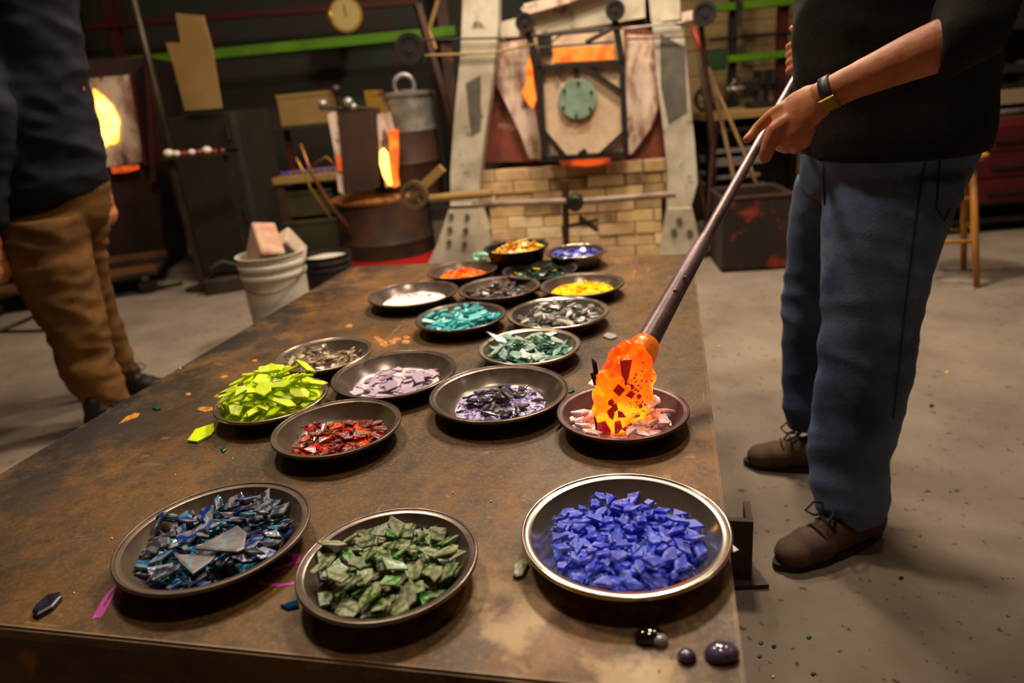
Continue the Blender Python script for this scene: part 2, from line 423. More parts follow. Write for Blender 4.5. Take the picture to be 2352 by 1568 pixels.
obj('tabletop', bm, m_table, tbl)
bm = nb(); box(bm, TU0 + .03, TU1 - .1, TS0 + .035, TS0 + .06, .06, TZ - .017); obj('front_board', bm, m_board, tbl)
bm = nb(); box(bm, TU0 + .03, TU0 + .055, TS0 + .06, TS1 - .05, .06, TZ - .017); obj('side_board', bm, m_board, tbl)
bm = nb(); box(bm, TU1 - .125, TU1 - .1, TS0 + .06, TS1 - .05, .06, TZ - .017); obj('side_board', bm, m_board, tbl)
bm = nb(); box(bm, TU0 + .055, TU1 - .125, TS1 - .06, TS1 - .035, .06, TZ - .017); obj('back_board', bm, m_board, tbl)
bm = nb()
for i in range(26):
    u = TU0 + .04 + i * .042; box(bm, u, u + .03 + .01 * rnd.random(), TS0 + .026, TS0 + .036, TZ - .036 - .006 * rnd.random(), TZ - .0175)
obj('rusty_fringe', bm, mat('rust_fringe', lin((120, 52, 20)), 0.8, 0.2, lin((60, 34, 18)), 20), tbl)
for (u, s) in ((TU0 + .07, TS0 + .09), (TU1 - .16, TS0 + .09), (TU0 + .07, TS1 - .1), (TU1 - .16, TS1 - .1)):
    bm = nb(); box(bm, u - .02, u + .02, s - .02, s + .02, 0, TZ - .016); obj('leg', bm, m_steel_dark, tbl)
# outrigger foot seen beside the right edge
lp = atz(1765, 1345, 0.0)
q = TF.Ri @ lp
bm = nb(); slabz(bm, [(TU1 - .12, q.y - .06), (q.x - .0, q.y - .01), (q.x - .05, q.y + .11), (TU1 - .12, q.y + .12)], 0.0, 0.012); obj('foot_plate', bm, m_steel_dark, tbl)
bm = nb(); box(bm, TU1 - .1, q.x - .036, q.y + .0, q.y + .014, 0.012, 0.165); box(bm, q.x - .05, q.x - .036, q.y + .014, q.y + .08, 0.012, 0.165); obj('foot_bracket', bm, m_steel_dark, tbl)
# paint and wax marks on the plate
m_orange_paint = mat('orange_paint', lin((196, 128, 20)), 0.6, 0, lin((110, 74, 32)), 90, (0.48, 0.6))
m_magenta = mat('magenta_marker', lin((206, 60, 176)), 0.5)
def tpx(px, py, z=TZ): return TF.Ri @ atz(px, py, z)
def smear(pts, m, label=None, name='paint_mark', w=None):
    bm = nb()
    if w is None:
        slabz(bm, [(tpx(*p).x, tpx(*p).y) for p in pts], TZ, TZ + .0005)
    else:
        P = [tpx(*p) for p in pts]
        for i in range(len(P) - 1):
            a, b2 = P[i], P[i + 1]; d = (b2 - a); d.z = 0; d.normalize(); s = Vector((-d.y, d.x, 0))
            w0 = w[i] / 2; w1 = w[i + 1] / 2
            slabz(bm, [(a + s * w0 - d * w0 * .4).xy, (b2 + s * w1 + d * w1 * .4).xy, (b2 - s * w1 + d * w1 * .4).xy, (a - s * w0 - d * w0 * .4).xy], TZ, TZ + .0004 + .00003 * i)
    return obj(name, bm, m, tbl, label=label)
smear([(272, 974), (290, 957), (310, 948), (322, 949), (316, 958), (298, 964)], m_orange_paint, 'dull orange paint smear')
smear([(452, 940), (462, 934), (488, 935), (490, 942), (470, 946)], m_orange_paint)
smear([(490, 912), (500, 905), (525, 900), (548, 890), (560, 884), (570, 880), (560, 892), (520, 915)], m_orange_paint)
smear([(505, 866), (520, 861), (524, 865), (512, 869)], m_orange_paint)
for (x, y, s) in [(872, 782, 9), (884, 790, 12), (900, 786, 10), (912, 779, 8), (866, 775, 6), (932, 785, 9), (934, 775, 7), (802, 748, 8), (905, 830, 0), (585, 828, 5), (432, 905, 6), (1652, 795, 3)]:
    if s: smear([(x + s * math.cos(a) * (1 + .3 * rnd.random()), y + s * .45 * math.sin(a) * (1 + .3 * rnd.random())) for a in [k * 2 * math.pi / 8 for k in range(8)]], m_orange_paint)
smear([(270, 1342), (250, 1362), (232, 1392), (225, 1415), (237, 1405), (255, 1375), (272, 1345)], m_magenta, 'magenta marker stroke', 'marker_stroke', [.004, .005, .006, .012, .005, .003, .003])
smear([(628, 1310), (655, 1300), (680, 1290), (683, 1278), (662, 1271), (640, 1273)], m_magenta, None, 'marker_stroke', [.003, .005, .009, .010, .006, .004])
smear([(594, 1336), (615, 1342), (645, 1344), (675, 1339)], m_magenta, None, 'marker_stroke', [.003, .005, .005, .005])

# ------------------------------------------------------------------ pans of glass
m_tin = mat('grey_tin', lin((132, 118, 108)), 0.25, 0.65, lin((100, 84, 74)), 14, bump=0.08, col3=lin((74, 60, 50)), scale3=22, fac3=(.58, .68))
m_tin_dark = mat('dark_tin', lin((112, 96, 84)), 0.32, 0.5, lin((84, 68, 56)), 12, bump=0.08, col3=lin((60, 48, 40)), scale3=22, fac3=(.58, .68))
m_tin_black = mat('blackened_tin', lin((50, 42, 40)), 0.5, 0.6, lin((34, 28, 26)), 12)
m_tin_plum = mat('heated_tin', lin((112, 84, 80)), 0.42, 0.4, lin((84, 62, 60)), 10)
m_chrome = mat('polished_steel', lin((212, 200, 184)), 0.16, 0.92, lin((186, 172, 154)), 5, (0.4, 0.7))
m_satin = mat('satin_steel', lin((190, 174, 154)), 0.25, 0.85, lin((160, 142, 122)), 8)
def pan_mesh(R, h, n=72):
    bm = nb()
    prof = [(0, .0022), (.60 * R, .0022), (.68 * R, .0042), (.74 * R, .010), (.885 * R, h - .005), (.905 * R, h - .0012), (.935 * R, h), (.985 * R, h), (R, h - .0012), (R, h - .0032),
            (.985 * R, h - .0034), (.93 * R, h - .003), (.90 * R, h - .0075), (.76 * R, .008), (.69 * R, .0018), (.61 * R, 0), (0, 0)]
    return lathe(bm, prof, n)
def poly_shard(r, size, thick, elong):
    k = r.choice([3, 4, 4, 4, 5, 5, 6]); bm = nb()
    an = sorted([(i + r.uniform(-.3, .3)) * 2 * math.pi / k for i in range(k)])
    el = r.uniform(*elong)
    P = [(math.cos(a) * size * r.uniform(.75, 1.15) * el, math.sin(a) * size * r.uniform(.75, 1.15) / el) for a in an]
    cx = sum(p[0] for p in P) / k; cy = sum(p[1] for p in P) / k; P = [(p[0] - cx, p[1] - cy) for p in P]
    sk = (r.uniform(-.25, .25) * thick, r.uniform(-.25, .25) * thick)
    lv = [(-.5, .93), (-.38, 1.0), (.33, .98), (.5, .88)]
    rings = [[bm.verts.new((p[0] * f + sk[0] * z, p[1] * f + sk[1] * z, z * thick + (r.uniform(-.1, .1) * thick if abs(z) == .5 else 0))) for p in P] for z, f in lv]
    for A, B in zip(rings, rings[1:]):
        for j in range(k): bm.faces.new((A[j], A[(j + 1) % k], B[(j + 1) % k], B[j]))
    bm.faces.new(rings[0][::-1]); bm.faces.new(rings[-1])
    bmesh.ops.triangulate(bm, faces=[f for f in bm.faces if len(f.verts) > 4])
    return bm, P
class Pile:
    """drops shards one at a time on a height field so that they lie on each other"""
    def __init__(s, c, R, prof, cell=0.0022):
        s.c = c; s.R = R; s.n = int(2 * R / cell) + 2; s.cell = 2 * R / (s.n - 1)
        g = np.linspace(-R, R, s.n); s.X, s.Y = np.meshgrid(g, g, indexing='ij'); rr = np.hypot(s.X, s.Y)
        s.H = np.interp(rr, *prof)
    def drop(s, P, thick, x, y, yaw, tilt_lim, rx=0, ry=0):
        c, sn = math.cos(yaw), math.sin(yaw)
        lx = (s.X - x) * c + (s.Y - y) * sn; ly = -(s.X - x) * sn + (s.Y - y) * c
        ins = np.ones_like(lx, bool); k = len(P)
        for i in range(k):
            x0, y0 = P[i]; x1, y1 = P[(i + 1) % k]
            ins &= ((x1 - x0) * (ly - y0) - (y1 - y0) * (lx - x0)) >= 0
        if ins.sum() < 3: return None
        hx, hy, hz = s.X[ins] - x, s.Y[ins] - y, s.H[ins]
        A = np.stack([hx, hy, np.ones_like(hx)], 1); sol = np.linalg.lstsq(A, hz, rcond=None)[0]
        gx, gy = sol[0] * .75 + rx, sol[1] * .75 + ry; m = math.hypot(gx, gy)
        if m > tilt_lim: gx *= tilt_lim / m; gy *= tilt_lim / m
        base = (hz - gx * hx - gy * hy).max()
        # let a shard sink a little between its neighbours
        base = base - 0.0003
        top = base + gx * hx + gy * hy + thick * math.sqrt(1 + gx * gx + gy * gy)
        s.H[ins] = np.maximum(s.H[ins], top)
        n = Vector((-gx, -gy, 1)).normalized()
        M = n.to_track_quat('Z', 'Y').to_matrix()
        # yaw about the normal so that the local x axis follows the wanted direction
        ex = Vector((c, sn, gx * c + gy * sn)).normalized(); ey = n.cross(ex).normalized(); ex = ey.cross(n)
        M = Matrix((ex, ey, n)).transposed()
        pos = Vector((s.c[0] + x, s.c[1] + y, s.c[2] + base)) + n * (thick * .5)
        return Matrix.Translation(pos) @ M.to_4x4()
def frit_bed(name, label, c, rf, hfun, m, rough=.0015, n=44, seed=0, group=None, cat='frit'):
    """powder and grains filling a pan: one lumpy mound"""
    bm = nb(); rings = 16; prev = None; v0 = bm.verts.new((0, 0, hfun(0)))
    for i in range(1, rings + 1):
        r = rf * i / rings; ring = []
        for j in range(n):
            a = 2 * math.pi * j / n; x, y = r * math.cos(a), r * math.sin(a)
            d = rough * (mnoise.noise(Vector((x * 160 + seed, y * 160, 0))) + .8 * mnoise.noise(Vector((x * 420, y * 420 + seed, 1)))) if i < rings else 0
            ring.append(bm.verts.new((x, y, max(.0025, hfun(r) + d) if i < rings else hfun(rf) - .002)))
        for j in range(n):
            if prev is None: bm.faces.new((v0, ring[j], ring[(j + 1) % n]))
            else: bm.faces.new((prev[j], ring[j], ring[(j + 1) % n], prev[(j + 1) % n]))
        prev = ring
    o = obj(name, bm, m, None, 'full'); o.location = c
    return tag(o, label, cat, group, 'stuff')

def grain_mat(name, cols, scale=260, rough=.6):
    m = bpy.data.materials.new(name); m.use_nodes = True
    nt = m.node_tree; N = nt.nodes; L = nt.links; b = N['Principled BSDF']
    tc = N.new('ShaderNodeTexCoord'); v = N.new('ShaderNodeTexVoronoi'); v.inputs['Scale'].default_value = scale
    r = N.new('ShaderNodeValToRGB'); r.color_ramp.interpolation = 'CONSTANT'
    while len(r.color_ramp.elements) < len(cols): r.color_ramp.elements.new(.5)
    for i, (e, c) in enumerate(zip(r.color_ramp.elements, cols)): e.position = i / len(cols); e.color = (*lin(c), 1)
    sp = N.new('ShaderNodeSeparateColor')
    L.new(tc.outputs['Object'], v.inputs['Vector']); L.new(v.outputs['Color'], sp.inputs[0]); L.new(sp.outputs[0], r.inputs['Fac']); L.new(r.outputs['Color'], b.inputs['Base Color'])
    bp = N.new('ShaderNodeBump'); bp.inputs['Strength'].default_value = .6; bp.inputs['Distance'].default_value = .002
    L.new(v.outputs['Distance'], bp.inputs['Height']); L.new(bp.outputs['Normal'], b.inputs['Normal'])
    b.inputs['Roughness'].default_value = .8; b.inputs['Specular IOR Level'].default_value = .15
    return m
U = 0.56
def pan(key, label, x, y, R, m, h=.034, z=TZ, tilt=None):
    t = thing('pie_pan', label, 'pan', (x, y, z), 0, 'metal pans on the table')
    # one body, the rolled rim is a part of its own
    bm = pan_mesh(R, h)
    rim = nb()
    tube(rim, [((R - .0022) * math.cos(a), (R - .0022) * math.sin(a), h - .0006) for a in [2 * math.pi * k / 72 for k in range(72)]], .0022, 8, closed=True)
    obj('dish', bm, m, t, 35)
    obj('rolled_rim', rim, m, t, 'full')
    return t
SHARD_NAMES = {'navy': 'navy_shard', 'green': 'green_shard', 'blue': 'cobalt_piece', 'red': 'ruby_shard', 'lime': 'lime_shard', 'brown': 'smoky_scrap', 'lilac': 'lilac_flake', 'purple': 'violet_shard',
    'teal': 'teal_shard', 'pink': 'pink_piece', 'cyan': 'turquoise_piece', 'grey': 'grey_lump', 'mint': 'mint_lump'}
def shards(key, c, Rin, count, size, thick, m, label, group, hfun, rf, elong=(1, 1.5), tilt=.45, jit=.12, ntemp=14, seed=1, avoid=None, name=None, wall=.034, Rpan=None, spread=.5, join=False):
    name = name or SHARD_NAMES.get(key, 'glass_shard')
    r = random.Random(seed); tmpl = []
    for i in range(ntemp):
        sz = r.uniform(*size); th = r.uniform(*thick)
        bm, P = poly_shard(r, sz, th, elong); me = bpy.data.meshes.new(name)
        bmesh.ops.recalc_face_normals(bm, faces=bm.faces[:]); bm.to_mesh(me); bm.free(); me.materials.append(m)
        tmpl.append((me, P, th, sz))
    Rp = Rpan or Rin / .8
    pr = np.array([0, rf, .74 * Rp if .74 * Rp > rf else rf + .001, .885 * Rp, 1.1 * Rp]);
    prof = (np.linspace(0, Rp * 1.1, 60), None)
    hs = []
    for q in prof[0]:
        wz = 0.0042 if q < .68 * Rp else .0042 + (q - .68 * Rp) / (.205 * Rp) * (wall - .008)
        hs.append(max(hfun(min(q, rf)) if q <= rf else 0, wz))
    pile = Pile(c, Rp * .99, (prof[0], hs))
    made = []
    order = sorted(range(count), key=lambda i: 0)
    for i in range(count):
        for attempt in range(14):
            me, P, th, sz = tmpl[r.randrange(ntemp)]
            q = Rin * (r.random() ** spread) - sz * .35; a = r.uniform(0, 2 * math.pi); x, y = q * math.cos(a), q * math.sin(a)
            if avoid and avoid(c[0] + x, c[1] + y): continue
            # favour low spots so that the pile stays level
            ii = int((x + pile.R) / pile.cell); jj = int((y + pile.R) / pile.cell)
            if attempt < 10 and pile.H[ii, jj] > hfun(min(math.hypot(x, y), rf)) + .0045 + .00004 * i: continue
            break
        else: continue
        if q < 0: q = 0
        M = pile.drop(P, th, x, y, r.uniform(0, 6.28), tilt, r.uniform(-jit, jit), r.uniform(-jit, jit))
        if M is None: continue
        if join: made.append((me, M)); continue
        o = bpy.data.objects.new(name, me); COL.objects.link(o); o.matrix_world = M
        tag(o, label, 'glass shard', group); made.append(o)
    if join:
        bm = nb()
        for me, M in made:
            n0 = len(bm.verts); bm.from_mesh(me); bm.verts.ensure_lookup_table()
            for v in bm.verts[n0:]: v.co = M @ v.co
        tag(obj(name + 's', bm, m, None), label, 'glass', group, 'stuff'); made = []
    return pile, made

# colours of the glass
G = {}
G['navy'] = shard_mat('navy_glass', [((26, 42, 80), 3), ((10, 50, 128), 2.6), ((56, 60, 78), 2.4), ((8, 18, 42), 2.2), ((14, 100, 142), 1.4), ((108, 110, 116), 1.0)], .18, (122, 120, 122), (.44, .64), 60)
G['green'] = shard_mat('green_glass', [((70, 88, 50), 4), ((104, 116, 78), 4), ((48, 96, 20), 3), ((16, 128, 8), 2.2), ((128, 134, 96), 2), ((40, 52, 26), 1.2)], .3, (160, 160, 124), (.44, .62), 110)
G['blue'] = shard_mat('cobalt_glass', [((58, 72, 214), 5), ((72, 90, 226), 3), ((96, 114, 232), 2), ((46, 56, 196), 2)], .42, (150, 164, 242), (.50, .64), 90, spec=.35)
G['red'] = shard_mat('red_glass', [((116, 26, 30), 3), ((176, 14, 18), 1.6), ((158, 110, 94), 3.4), ((130, 76, 72), 3.4), ((196, 60, 30), .8), ((60, 20, 26), 1), ((110, 120, 132), .25)], .22, (170, 118, 100), (.52, .66), 70)
G['lime'] = shard_mat('lime_glass', [((208, 232, 4), 5), ((190, 222, 4), 3), ((222, 240, 30), 2), ((226, 242, 130), .6)], .45, spec=.25)
G['brown'] = shard_mat('smoky_glass', [((142, 118, 90), 3), ((104, 84, 62), 2), ((176, 154, 124), 2), ((70, 58, 46), 1), ((196, 180, 150), .7)], .25, (180, 160, 130), (.5, .65), 80)
G['lilac'] = shard_mat('lilac_glass', [((186, 162, 184), 4), ((170, 146, 172), 3), ((204, 186, 200), 2), ((150, 128, 156), 1)], .45)
G['purple'] = shard_mat('dark_violet_glass', [((44, 40, 50), 4), ((74, 70, 78), 3), ((24, 20, 30), 2), ((70, 58, 110), 1), ((120, 116, 118), 1.2)], .16, (128, 124, 122), (.55, .68), 90)
G['pink'] = shard_mat('pale_pink_glass', [((250, 226, 232), 5), ((244, 212, 222), 3), ((252, 238, 240), 2)], .4)
G['teal'] = shard_mat('teal_glass', [((128, 168, 152), 3), ((24, 112, 92), 3), ((164, 194, 176), 3), ((8, 82, 68), 2), ((94, 144, 130), 2)], .28, (176, 200, 184), (.52, .66), 60)
G['cyan'] = shard_mat('turquoise_glass', [((80, 188, 190), 4), ((36, 160, 168), 3), ((130, 214, 208), 2), ((14, 122, 134), 1.5), ((190, 232, 222), 1.0)], .5, spec=.25)
G['grey'] = shard_mat('grey_glass', [((150, 146, 140), 3), ((116, 112, 112), 3), ((188, 182, 170), 2.4), ((84, 80, 82), 2), ((104, 132, 122), 1.2), ((60, 56, 58), 1)], .35)
G['mauve'] = shard_mat('mauve_glass', [((110, 88, 84), 3), ((74, 64, 66), 3), ((140, 116, 108), 2), ((44, 42, 46), 2), ((176, 168, 166), .5)], .25, per_island=True)
G['multi'] = shard_mat('mixed_glass', [((16, 40, 28), 4), ((14, 72, 52), 3), ((24, 24, 26), 2), ((208, 176, 20), .7), ((214, 60, 20), .7), ((120, 160, 130), .8)], .2, per_island=True)
G['amber'] = shard_mat('amber_glass', [((226, 168, 52), 4), ((238, 190, 70), 3), ((206, 140, 40), 2), ((244, 210, 130), 1)], .35, per_island=True)
G['periwinkle'] = shard_mat('periwinkle_glass', [((92, 96, 206), 4), ((74, 74, 196), 3), ((150, 158, 222), 2), ((196, 196, 216), .7)], .3, per_island=True)
G['mint'] = shard_mat('mint_glass', [((150, 214, 180), 4), ((120, 196, 160), 2), ((186, 230, 204), 2)], .35)
G['yellow'] = grain_mat('yellow_frit', [(252, 200, 0), (244, 190, 0), (255, 210, 0)], 300)
G['orangef'] = grain_mat('orange_frit', [(250, 100, 16), (244, 130, 20), (236, 60, 20), (252, 150, 40)], 180)
G['whitef'] = grain_mat('white_frit', [(246, 238, 230), (236, 226, 218)], 500)

PAN_DEF = dict([(n, (v[0] * U, v[1] * U, v[2] * U)) for n, v in {
 'navy': (-.7619, 1.4622, .2277), 'green': (-.3163, 1.2903, .1995), 'blue': (.2126, 1.3259, .2330), 'red': (-.5809, 2.0072, .2051), 'lime': (-.8566, 2.2679, .1972),
 'brown': (-.7611, 2.6905, .1984), 'lilac': (-.4484, 2.4144, .2357), 'purple': (-.0644, 2.1726, .2384), 'teal': (.0639, 2.5603, .2054), 'pink': (.3163, 1.9251, .2005),
 'white': (-.4873, 3.5297, .2378), 'mauve': (-.0396, 3.4870, .2152), 'yellow': (.3742, 3.4024, .2140), 'cyan': (-.2231, 3.0460, .2085), 'grey': (.2141, 2.9668, .2295), 'orange': (-.2494, 3.9531, .2064)}.items()])
for _ in range(60):  # settle the rims against each other: pans touch, they do not pass through one another
    ks = list(PAN_DEF)
    for i, a_ in enumerate(ks):
        for b_ in ks[i + 1:]:
            A_, B_ = PAN_DEF[a_], PAN_DEF[b_]; dx, dy = B_[0] - A_[0], B_[1] - A_[1]; dd = math.hypot(dx, dy); ov = A_[2] + B_[2] + .0006 - dd
            if ov > 0:
                dx /= dd; dy /= dd; k = ov * .25
                PAN_DEF[a_] = (A_[0] - dx * k, A_[1] - dy * k, A_[2] - ov * .04); PAN_DEF[b_] = (B_[0] + dx * k, B_[1] + dy * k, B_[2] - ov * .04)
def flat(h0, dome=0.0, rf=.08): return lambda r: h0 + dome * max(0, 1 - (r / rf) ** 2)
def full(key, panlabel, pm, shardlabel, group, count, size, thick, bedcols, h0, dome, fillfrac=.8, bedlabel=None, bedfrac=None, h=.034, z=TZ, xy=None, R=None, **kw):
    x, y, Rr = PAN_DEF[key] if xy is None else (xy[0], xy[1], R)
    pan(key, panlabel, x, y, Rr, pm, h, z)
    rf = Rr * (bedfrac or .7); hf = flat(h0, dome, rf)
    if bedcols is not None:
        bm_ = grain_mat(key + '_grains', bedcols, 240) if not isinstance(bedcols, bpy.types.Material) else bedcols
        frit_bed('glass_frit', bedlabel, (x, y, z), rf, hf, bm_, seed=hash(key) % 7 if False else len(key), rough=.0022)
    out = None
    if count:
        out = shards(key, (x, y, z), Rr * fillfrac, count, size, thick, G[key] if key in G else kw.pop('gm'), shardlabel, group, hf, rf, seed=sum(map(ord, key)), Rpan=Rr, wall=h, **kw)
    return (x, y, Rr), out

BIGS = [(atz(525, 1240, TZ + .022), .030), (atz(450, 1288, TZ + .022), .024)]
navy, navy_p = full('navy', 'worn grey tin pan of frosted navy glass shards at the near edge of the table', m_tin_dark, 'frosted navy blue glass shard heaped in the worn tin pan at the near edge', 'navy shards in their tin pan',
     112, (.009, .0185), (.0028, .0044), [(10, 110, 160), (20, 150, 184), (8, 60, 120), (120, 190, 200)], .009, .005, .80, 'turquoise and navy frit under the navy shards', elong=(1, 1.6), tilt=.42, jit=.2,
     avoid=lambda x, y: any(math.hypot(x - b.x, y - b.y) < r for b, r in BIGS))
full('green', 'grey tin pan of dusty green glass shards between the navy and cobalt pans', m_tin, 'dusty grey green glass shard in the tin pan between navy and cobalt glass', 'green shards in their tin pan',
     135, (.0085, .0185), (.0022, .0036), [(40, 80, 20), (60, 120, 20), (90, 110, 60), (30, 140, 20)], .007, .004, .82, 'bright green frit under the dusty green shards', elong=(1, 1.6), tilt=.42, jit=.2)
full('blue', 'polished steel pan of cobalt blue glass pieces at the table corner', m_chrome, 'opaque cobalt blue glass piece heaped in the polished steel pan', 'cobalt blue pieces in the polished pan',
     185, (.0075, .0158), (.0032, .0052), [(76, 98, 224), (110, 136, 236), (60, 80, 210)], .009, .003, .765, 'pale cobalt frit under the cobalt blue pieces', elong=(1, 1.35), tilt=.32, jit=.14)
full('red', 'grey tin pan of ruby red and brown glass shards', m_tin_dark, 'ruby red or dusty brown glass shard in the tin pan beside the lime glass', 'red shards in their tin pan',
     85, (.007, .0145), (.002, .0034), [(226, 84, 24), (240, 110, 40), (170, 20, 20), (236, 70, 30)], .0055, .002, .70, 'orange and red frit under the ruby red shards', elong=(1, 1.7), tilt=.4, jit=.2, bedfrac=.70)
full('lime', 'steel pan heaped over its rim with lime glass', m_satin, 'opaque lime yellow glass shard in the heaped pan', 'lime shards in the heaped pan',
     90, (.012, .022), (.0034, .005), [(206, 232, 8), (186, 220, 6), (222, 238, 60)], .025, .012, .85, 'lime frit under the lime yellow shards', elong=(1, 1.6), tilt=.36, jit=.14, bedfrac=.84)
full('brown', 'thin rimmed steel pan of smoky brown glass scraps', m_satin, 'smoky beige brown glass scrap in the thin rimmed pan behind the lime glass', 'smoky brown scraps in their pan',
     85, (.007, .013), (.002, .0045), [(130, 108, 80), (90, 74, 56), (160, 140, 110)], .006, .008, .84, 'brown grit under the smoky brown scraps', elong=(1, 1.8), tilt=.7, jit=.4, bedfrac=.74)
full('lilac', 'grey tin pan of lilac glass flakes', m_tin, 'flat pale lilac glass flake lying in the tin pan behind the ruby red glass', 'lilac flakes in their tin pan',
     46, (.011, .021), (.0018, .0028), [(222, 204, 212), (238, 226, 226), (206, 186, 200)], .006, .003, .68, 'pale lilac frit under the lilac flakes', elong=(1, 1.5), tilt=.3, jit=.1, bedfrac=.72)
full('purple', 'wide grey tin pan of near black violet glass in the middle of the table', m_tin, 'near black violet glass shard in the wide pan beside the lilac glass', 'violet black shards in the wide tin pan',
     34, (.010, .018), (.003, .0046), [(150, 132, 190), (190, 176, 216), (80, 64, 130), (220, 214, 230)], .0045, .0015, .64, 'sparkling violet frit under the near black shards', elong=(1, 1.6), tilt=.4, jit=.2, bedfrac=.68)
full('teal', 'thin rimmed steel pan of teal glass shards', m_satin, 'pale to dark teal glass shard in the thin rimmed pan behind the violet pan', 'teal shards in their pan',
     75, (.010, .020), (.0022, .0034), [(14, 96, 80), (60, 130, 110), (8, 70, 60)], .009, .006, .84, 'dark teal frit under the teal shards', elong=(1, 1.7), tilt=.45, jit=.25, bedfrac=.76)
gx, gy = .172, 1.075
pinkdef, _ = full('pink', 'heat darkened tin pan of pale pink glass under the molten gather', m_tin_plum, 'pale pink glass piece in the pan under the molten gather', 'pale pink pieces under the gather',
     58, (.010, .019), (.0034, .0052), [(250, 226, 232), (252, 238, 240), (244, 212, 222)], .007, .004, .78, 'pale pink frit under the pale pink pieces', elong=(1, 2.0), tilt=.4, jit=.2, bedfrac=.72,
     avoid=lambda x, y: math.hypot((x - .150) / .036, (y - 1.046) / .046) < 1)
full('cyan', 'grey tin pan full of turquoise glass', m_tin, 'opaque turquoise glass piece in the full tin pan', 'turquoise pieces in their tin pan',
     85, (.009, .018), (.0026, .004), [(50, 170, 176), (100, 200, 196), (16, 126, 138)], .016, .006, .86, 'turquoise frit under the turquoise pieces', elong=(1, 1.8), tilt=.35, jit=.15, bedfrac=.8)
full('grey', 'bright rimmed steel pan of grey glass pebbles', m_chrome, 'grey or whitish glass lump in the bright rimmed pan', 'grey lumps in the bright rimmed pan',
     62, (.009, .017), (.004, .007), [(120, 116, 112), (170, 166, 158), (90, 100, 96)], .010, .005, .84, 'grey grit under the grey lumps', elong=(1, 1.6), tilt=.5, jit=.3, bedfrac=.78)
full('mauve', 'brown tin pan of mauve brown glass lumps', m_tin_dark, 'mauve brown glass lump in the tin pan between white powder and yellow frit', 'mauve lumps in their tin pan',
     80, (.008, .014), (.0035, .006), [(90, 74, 70), (60, 52, 54), (120, 100, 94)], .008, .004, .78, 'mauve grit under the mauve brown lumps', elong=(1, 1.5), tilt=.4, jit=.2, join=True, bedfrac=.76)
# frit only pans
for key, pm, pl, gm, fl, h0, dome, bf in (
    ('white', m_tin, 'shiny tin pan of white glass powder', G['whitef'], 'white glass powder settled in the shiny tin pan', .010, .004, .70),
    ('yellow', m_tin, 'grey tin pan of bright yellow frit', G['yellow'], 'bright yellow glass frit mounded in its tin pan', .014, .008, .74),
    ('orange', m_tin_dark, 'brown tin pan of orange frit', G['orangef'], 'orange glass frit mounded in its tin pan', .010, .012, .70)):
    x, y, R = PAN_DEF[key]; pan(key, pl, x, y, R, pm)
    frit_bed('glass_frit', fl, (x, y, TZ), R * bf, flat(h0, dome, R * bf), gm, rough=.0045 if key != 'white' else .001, n=64, seed=len(key))
# lumps in the yellow, orange and white pans
for key, gcol, cnt, lab, grp, sz in (('yellow', [((252, 202, 0), 3), ((246, 192, 0), 2)], 60, 'bright yellow glass lump on the yellow frit', 'yellow lumps on the yellow frit', (.004, .007)),
                         ('orange', [((250, 92, 14), 3), ((248, 136, 24), 3), ((232, 50, 20), 2)], 50, 'orange glass lump on the orange frit', 'orange lumps on the orange frit', (.005, .009)),
                         ('white', [((214, 180, 200), 2), ((226, 200, 190), 2), ((206, 150, 120), 1)], 10, 'pale rose glass flake at the back of the white powder', 'rose flakes on the white powder', (.004, .008))):
    x, y, R = PAN_DEF[key]; h0, dome, bf = {'yellow': (.014, .008, .74), 'orange': (.010, .012, .70), 'white': (.010, .004, .70)}[key]
    shards(key, (x, y, TZ), R * bf * .9, cnt, sz, (.002, .004), shard_mat(key + '_lump_glass', gcol, .7, per_island=True, spec=.15), lab, grp, flat(h0, dome, R * bf), R * bf, seed=5, Rpan=R, jit=.4, join=True,
           avoid=(lambda X, Y, yy=y: Y < yy + .02) if key == 'white' else None)
# far end of the table: deeper pans
def pan_at(px0, px1, pytop, pybot, z, h):
    # centre and radius of a rim seen between two columns, lying at height z + h
    zz = z + h; c = atz((px0 + px1) / 2, (pytop + pybot) / 2, zz); dd = (c - CAM_O).dot(FW)
    return c.x, c.y - .01, (px1 - px0) / 2 * dd / FPX * .985
x, y, R = pan_at(1150, 1328, 599, 634, TZ, .034)
full('multi', 'dark tin pan of mixed green and black glass at the far end', m_tin_black, 'mixed dark green, black or yellow glass chip in the dark pan behind the yellow frit', 'mixed chips in the dark far pan',
     70, (.007, .013), (.003, .005), [(16, 50, 36), (20, 24, 24), (14, 80, 56)], .009, .004, .82, 'dark mixed grit under the mixed chips', join=True, xy=(x, y), R=R, tilt=.5, jit=.3, bedfrac=.76)
x, y, R = pan_at(1109, 1261, 547, 581, TZ, .075)
full('amber', 'deep blackened pan of amber glass at the far end of the table', m_tin_black, 'honey amber glass lump in the deep blackened pan', 'amber lumps in the blackened pan',
     70, (.008, .014), (.004, .007), [(230, 176, 60), (210, 150, 44)], .050, .012, .84, 'amber frit under the amber lumps', join=True, xy=(x, y), R=R, tilt=.5, jit=.3, bedfrac=.8, h=.075)
x, y, R = pan_at(1251.7, 1395, 553, 595, TZ, .05)
full('periwinkle', 'deep bright steel pan of periwinkle glass at the far corner', m_chrome, 'periwinkle blue or milky glass lump in the deep bright far pan', 'periwinkle lumps in the deep bright pan',
     50, (.008, .016), (.004, .007), [(96, 98, 200), (150, 156, 214)], .022, .006, .80, 'periwinkle frit under the periwinkle lumps', join=True, xy=(x, y), R=R, tilt=.5, jit=.3, bedfrac=.78, h=.05)
